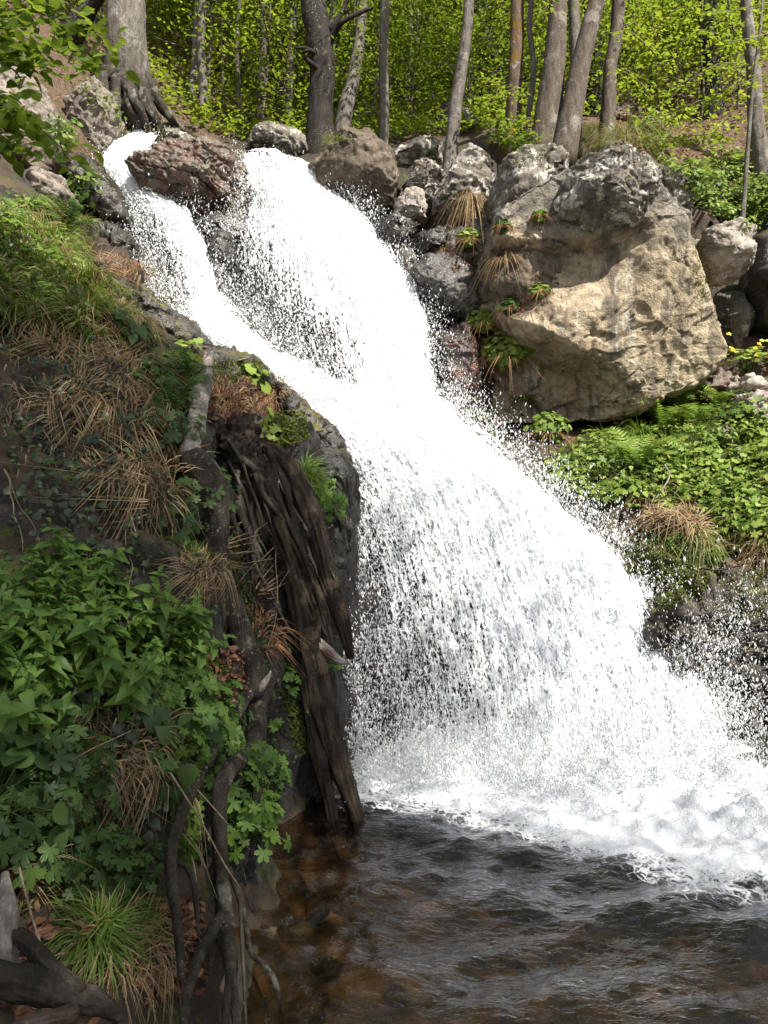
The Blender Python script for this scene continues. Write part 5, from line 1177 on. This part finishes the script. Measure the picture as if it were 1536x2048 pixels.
def dome(label, px, py, rpx, seed, leafm='leaf_lime', size=.075, n=170, name='saxifrage_clump'):
    h = hit(px, py); rs = np.random.RandomState(seed); r = rpx / FPX * h[0][1]; h = (h[0] + h[1] * r * .45, h[1])
    d = rs.normal(size=(n, 3)); d /= np.linalg.norm(d, axis=1)[:, None]; d[:, 1] = -np.abs(d[:, 1]); d[:, 2] += .25
    root = thing(name, label, 'plant', h[0])
    obj('foliage', inst(LEAF_ROUND, rotmats(d + rs.normal(0, .3, d.shape) + (0, -.2, .4), rs.uniform(0, 6.28, n)), size * rs.uniform(.6, 1.2, n), d * r * rs.uniform(.55, 1.1, n)[:, None] * (1, .6, .7)), MAT[leafm], root)
    obj('dead_blade_cluster', blades(rs, 60, (0, -.05, -r * .4), r * .7, r * 1.5, .5, 1.8, .004), MAT['grass_rust'], root)
dome('large rounded pale green clump hanging on the rock between fall and huge boulder', 1028, 690, 50, 1, n=260)
dome('rounded pale green clump just above the largest clump by the fall', 977, 638, 30, 2)
dome('small pale green cushion on the rock below the dry tussock', 934, 486, 24, 3)
dome('tiny bright green clump left of the small pale green cushion', 888, 497, 10, 4, n=40)
dome('dark green clump in the crack beside the tan face', 1085, 590, 20, 5, 'leaf_herb', n=90)
dome('dark green clump in the shaded niche left of the tan face', 1020, 615, 22, 6, 'leaf_dark', n=90)
dome('green clump growing at the edge of the black hollow under the boulder', 1095, 875, 40, 7, 'leaf_herb', n=200)
dome('dark leafy clump in the cleft under the white blotched slab', 1000, 450, 16, 8, 'leaf_dark', n=60)
dome('small clump of leaves in the crack beside the dark block', 1078, 435, 14, 9, 'leaf_herb', n=60)
dome('green leaf clump at the wet foot of the rock beside the fall', 975, 830, 16, 10, 'leaf_herb', n=60)
def lone_tuft(label, px, py, seed, mats, n, L, lean_=.4, droop=1.2, spread=.12, w_=.003, bias=0):
    h = hit(px, py); t = tuft('grass_tuft', label, 'grass', None, seed, mats, n, L, lean_, droop, w_, spread); t.location = h[0] + h[1] * .04; return t
lone_tuft('big pale tussock of dry grass hanging below the grey weathered rock', 945, 400, 901, (None, 'grass_dry'), 420, .5, .45, 2.0, .16)
lone_tuft('same pale grass trailing lower down the rock bench', 940, 425, 902, (None, 'grass_dry'), 420, .5, .4, 2.0, .16)
lone_tuft('dry grass skirt beside the largest pale green clump', 968, 685, 903, (None, 'grass_dry'), 350, .45, .4, 1.8, .14)
lone_tuft('dry grass tuft in the crack at the left of the huge boulder', 1010, 530, 904, (None, 'grass_dry'), 220, .4, .4, 1.8)
lone_tuft('mixed grass tuft on the ridge left of the white blotched slab', 1000, 290, 905, ('grass_green', 'grass_dry'), 90, .35)
lone_tuft('dry grass fringe on the crest above the dark block', 1190, 275, 906, ('grass_green', 'grass_dry'), 160, .5, .7, 1.3, .25)
lone_tuft('dry grass at the right part of the boulder crest', 1250, 285, 907, ('grass_green', 'grass_dry'), 160, .5, .7, 1.3, .25)
lone_tuft('dry grass at the left part of the boulder crest', 1150, 272, 908, ('grass_green', 'grass_dry'), 120, .4, .7, 1.3, .2)
lone_tuft('pale feathery grass at the right shoulder of the huge boulder', 1375, 355, 909, ('grass_green', 'grass_dry'), 160, .55, .5, 1.2, .18)
lone_tuft('reddish grass beside the spray at the boulder foot', 960, 860, 910, ('grass_green', 'grass_rust'), 120, .35, .4, 1.6)
lone_tuft('reddish grass on the wet ledge by the fall', 915, 820, 911, ('grass_green', 'grass_rust'), 100, .3, .4, 1.6)
lone_tuft('dry reddish grass hanging beside the stream lip', 262, 262, 912, ('grass_green', 'grass_rust'), 200, .55, .5, 1.6, .25)
lone_tuft('dry grass at the foot of the grey beech roots', 300, 262, 913, ('grass_green', 'grass_dry'), 160, .45, .5, 1.5, .2)
lone_tuft('grass tuft at the foot of the big dark gnarled beech', 672, 285, 914, ('grass_green', 'grass_dry'), 80, .3, .4, 1.2)
lone_tuft('yellowed fern like tuft hanging low on the huge boulder', 1052, 795, 915, ('leaf_yellow', None), 50, .25, .5, 1.4, .06, .012)
# marsh marigold with yellow flowers
h = hit(1492, 745); rs = np.random.RandomState(31)
mm = leafy_herb('marsh_marigold', 'clump with yellow flowers at the mouth of the dark hollow', 'plant', None, 930, LEAF_ROUND, MAT['leaf_lime'], 60, .35, .10, .32); mm.location = h[0]
for k in range(14):
    a = rs.uniform(0, 6.28, 6); c = np.array((rs.normal(0, .2), rs.normal(-.1, .12), rs.uniform(.22, .42)))
    obj('flower', inst(LEAF_S, rotmats(np.tile((0, -.8, .6), (5, 1)) + rs.normal(0, .15, (5, 3)), np.arange(5) * 1.257), .035, np.tile(c, (5, 1))), MAT['flower_yellow'], mm)
h = hit(664, 1336)
mm = leafy_herb('marsh_marigold', 'tiny plant with one yellow flower beside the rotten log', 'plant', None, 931, LEAF_ROUND, MAT['leaf_nettle'], 9, .10, .05, .07); mm.location = h[0] + h[1] * .05
obj('flower', inst(LEAF_S, rotmats(np.tile((0, -.8, .6), (5, 1)), np.arange(5) * 1.257), .02, np.tile((0, -.05, .09), (5, 1))), MAT['flower_yellow'], mm)
# two small white flowers among the geraniums
for lb, x, y in (('tiny pale flower at the top of the geranium patch', 356, 1360), ('tiny pale flower right of the other in the geranium patch', 396, 1370)):
    h = hit(x, y); tag(obj('geranium_flower', inst(LEAF_S, rotmats(np.tile((0, -1, .3), (5, 1)), np.arange(5) * 1.257), .016, np.tile(h[0] + np.array((0, -.14, .1)), (5, 1))), MAT['flower_white']), lb, 'flower')

# ------------------------------------------------------------------ uncountable cover: litter, moss, ground leaves
def cover(name, label, regions, mat, tpl, size, seed, up=.5, off=.012, tilt=.35):
    rs = np.random.RandomState(seed); L_, N_ = [], []
    for k, (poly, n) in enumerate(regions):
        for l, n_ in scatter(poly, n, seed * 50 + k): L_.append(l + n_ * off * rs.uniform(.3, 2.2)); N_.append(n_ * (1 - up) + np.array((0, 0, up)))
    L_ = np.array(L_); N_ = np.array(N_) + rs.normal(0, tilt, (len(N_), 3))
    return obj(name, inst(tpl, rotmats(N_, rs.uniform(0, 6.28, len(L_))), size * rs.uniform(.5, 1.3, len(L_)), L_), MAT[mat], origin=(0, 0, 0), kind='stuff', label=label)
cover('fallen_leaves', 'brown fallen leaves on the ground', [([(390,1290),(500,1300),(510,1420),(420,1400)], 300), ([(250,1800),(400,1800),(400,1990),(280,1990)], 420), ([(260,730),(520,760),(560,830),(300,850)], 420),
    ([(1200,190),(1580,180),(1580,340),(1350,340),(1200,260)], 2600), ([(1260,940),(1580,930),(1580,1130),(1420,1130),(1280,1090)], 1500), ([(100,40),(200,60),(230,150),(150,140)], 300), ([(240,190),(340,250),(330,280),(250,270)], 250), ([(1200,800),(1580,760),(1580,880),(1250,880)], 300),
    ([(0,1740),(200,1740),(220,2040),(0,2040)], 240), ([(880,480),(1000,500),(1000,560),(900,540)], 160), ([(-20,420),(100,420),(200,600),(100,660),(-20,600)], 500), ([(270,860),(400,880),(400,960),(300,960)], 160)], 'litter', LEAF_OVAL, .045, 1, tilt=.6)
cover('moss', 'yellow green moss on ledges and roots', [([(545,820),(610,820),(620,880),(550,900)], 1500), ([(270,720),(540,720),(540,770),(300,760)], 1500), ([(560,1370),(620,1380),(640,1500),(590,1510)], 1300), ([(400,1320),(460,1320),(450,1350),(420,1350)], 300),
    ([(1270,1080),(1420,1090),(1420,1180),(1330,1220),(1250,1140)], 5000), ([(1440,1150),(1560,1130),(1540,1250),(1450,1230)], 700), ([(1020,270),(1110,262),(1100,320),(1020,330)], 500), ([(440,1060),(480,1060),(520,1260),(480,1260)], 900), ([(100,480),(220,540),(340,690),(180,660)], 1500), ([(1380,440),(1425,520),(1430,600),(1395,600)], 500)], 'moss', LEAF_S, .022, 2, up=.2, off=.01, tilt=.6)
cover('ground_cover', 'low green leaves carpeting the slope', [([(1050,965),(1150,900),(1250,855),(1420,790),(1580,850),(2100,820),(2100,1200),(1700,1150),(1480,1080),(1400,1030),(1280,1020),(1180,1010)], 8500), ([(1380,1060),(1560,1050),(1560,1110),(1400,1100)], 350), ([(1370,330),(1580,290),(1580,430),(1430,440),(1380,400)], 1500), ([(1480,380),(1580,360),(1580,460),(1480,450)], 500),
    ([(-40,420),(90,400),(190,560),(210,650),(100,650),(-40,640)], 900), ([(120,60),(240,110),(330,250),(250,270),(140,170)], 350)], 'leaf_herb', LEAF_OVAL, .065, 3, up=.6, off=.05, tilt=.4)
cover('wall_plants', 'small dark leaves dotted over the shaded left bank', [([(0,660),(330,800),(420,1100),(380,1300),(0,1120)], 500), ([(0,1400),(420,1500),(480,1700),(250,1800),(0,1850)], 700), ([(440,1000),(520,1200),(600,1500),(560,1600),(470,1300)], 300), ([(200,540),(270,590),(340,690),(220,690)], 260)], 'leaf_dark', LEAF_OVAL, .035, 4, up=.4, off=.02)

rs = np.random.RandomState(990); n = 24000
y = 13.6 + 20 * rs.uniform(0, 1, n) ** 1.6; x = rs.uniform(-.5, .55, n) * y; k = ~((x > 3.6) & (y < 16.5) & (rs.rand(n) < .75)) & ~((x < -4.6) & (y < 15)); x, y = x[k], y[k]
L_ = np.stack((x, y, height(x, y) + .1 + rs.gamma(1.5, .14, len(x))), 1)
obj('undergrowth', inst(LEAF_S, rotmats(np.stack((rs.normal(0, .5, len(x)), rs.normal(-.2, .5, len(x)), np.ones(len(x))), 1), rs.uniform(0, 6.28, len(x))), .11 * rs.uniform(.6, 1.4, len(x)), L_), MAT['leaf_far'], origin=(0, 0, 0), kind='stuff', label='low green undergrowth on the floor of the wood')
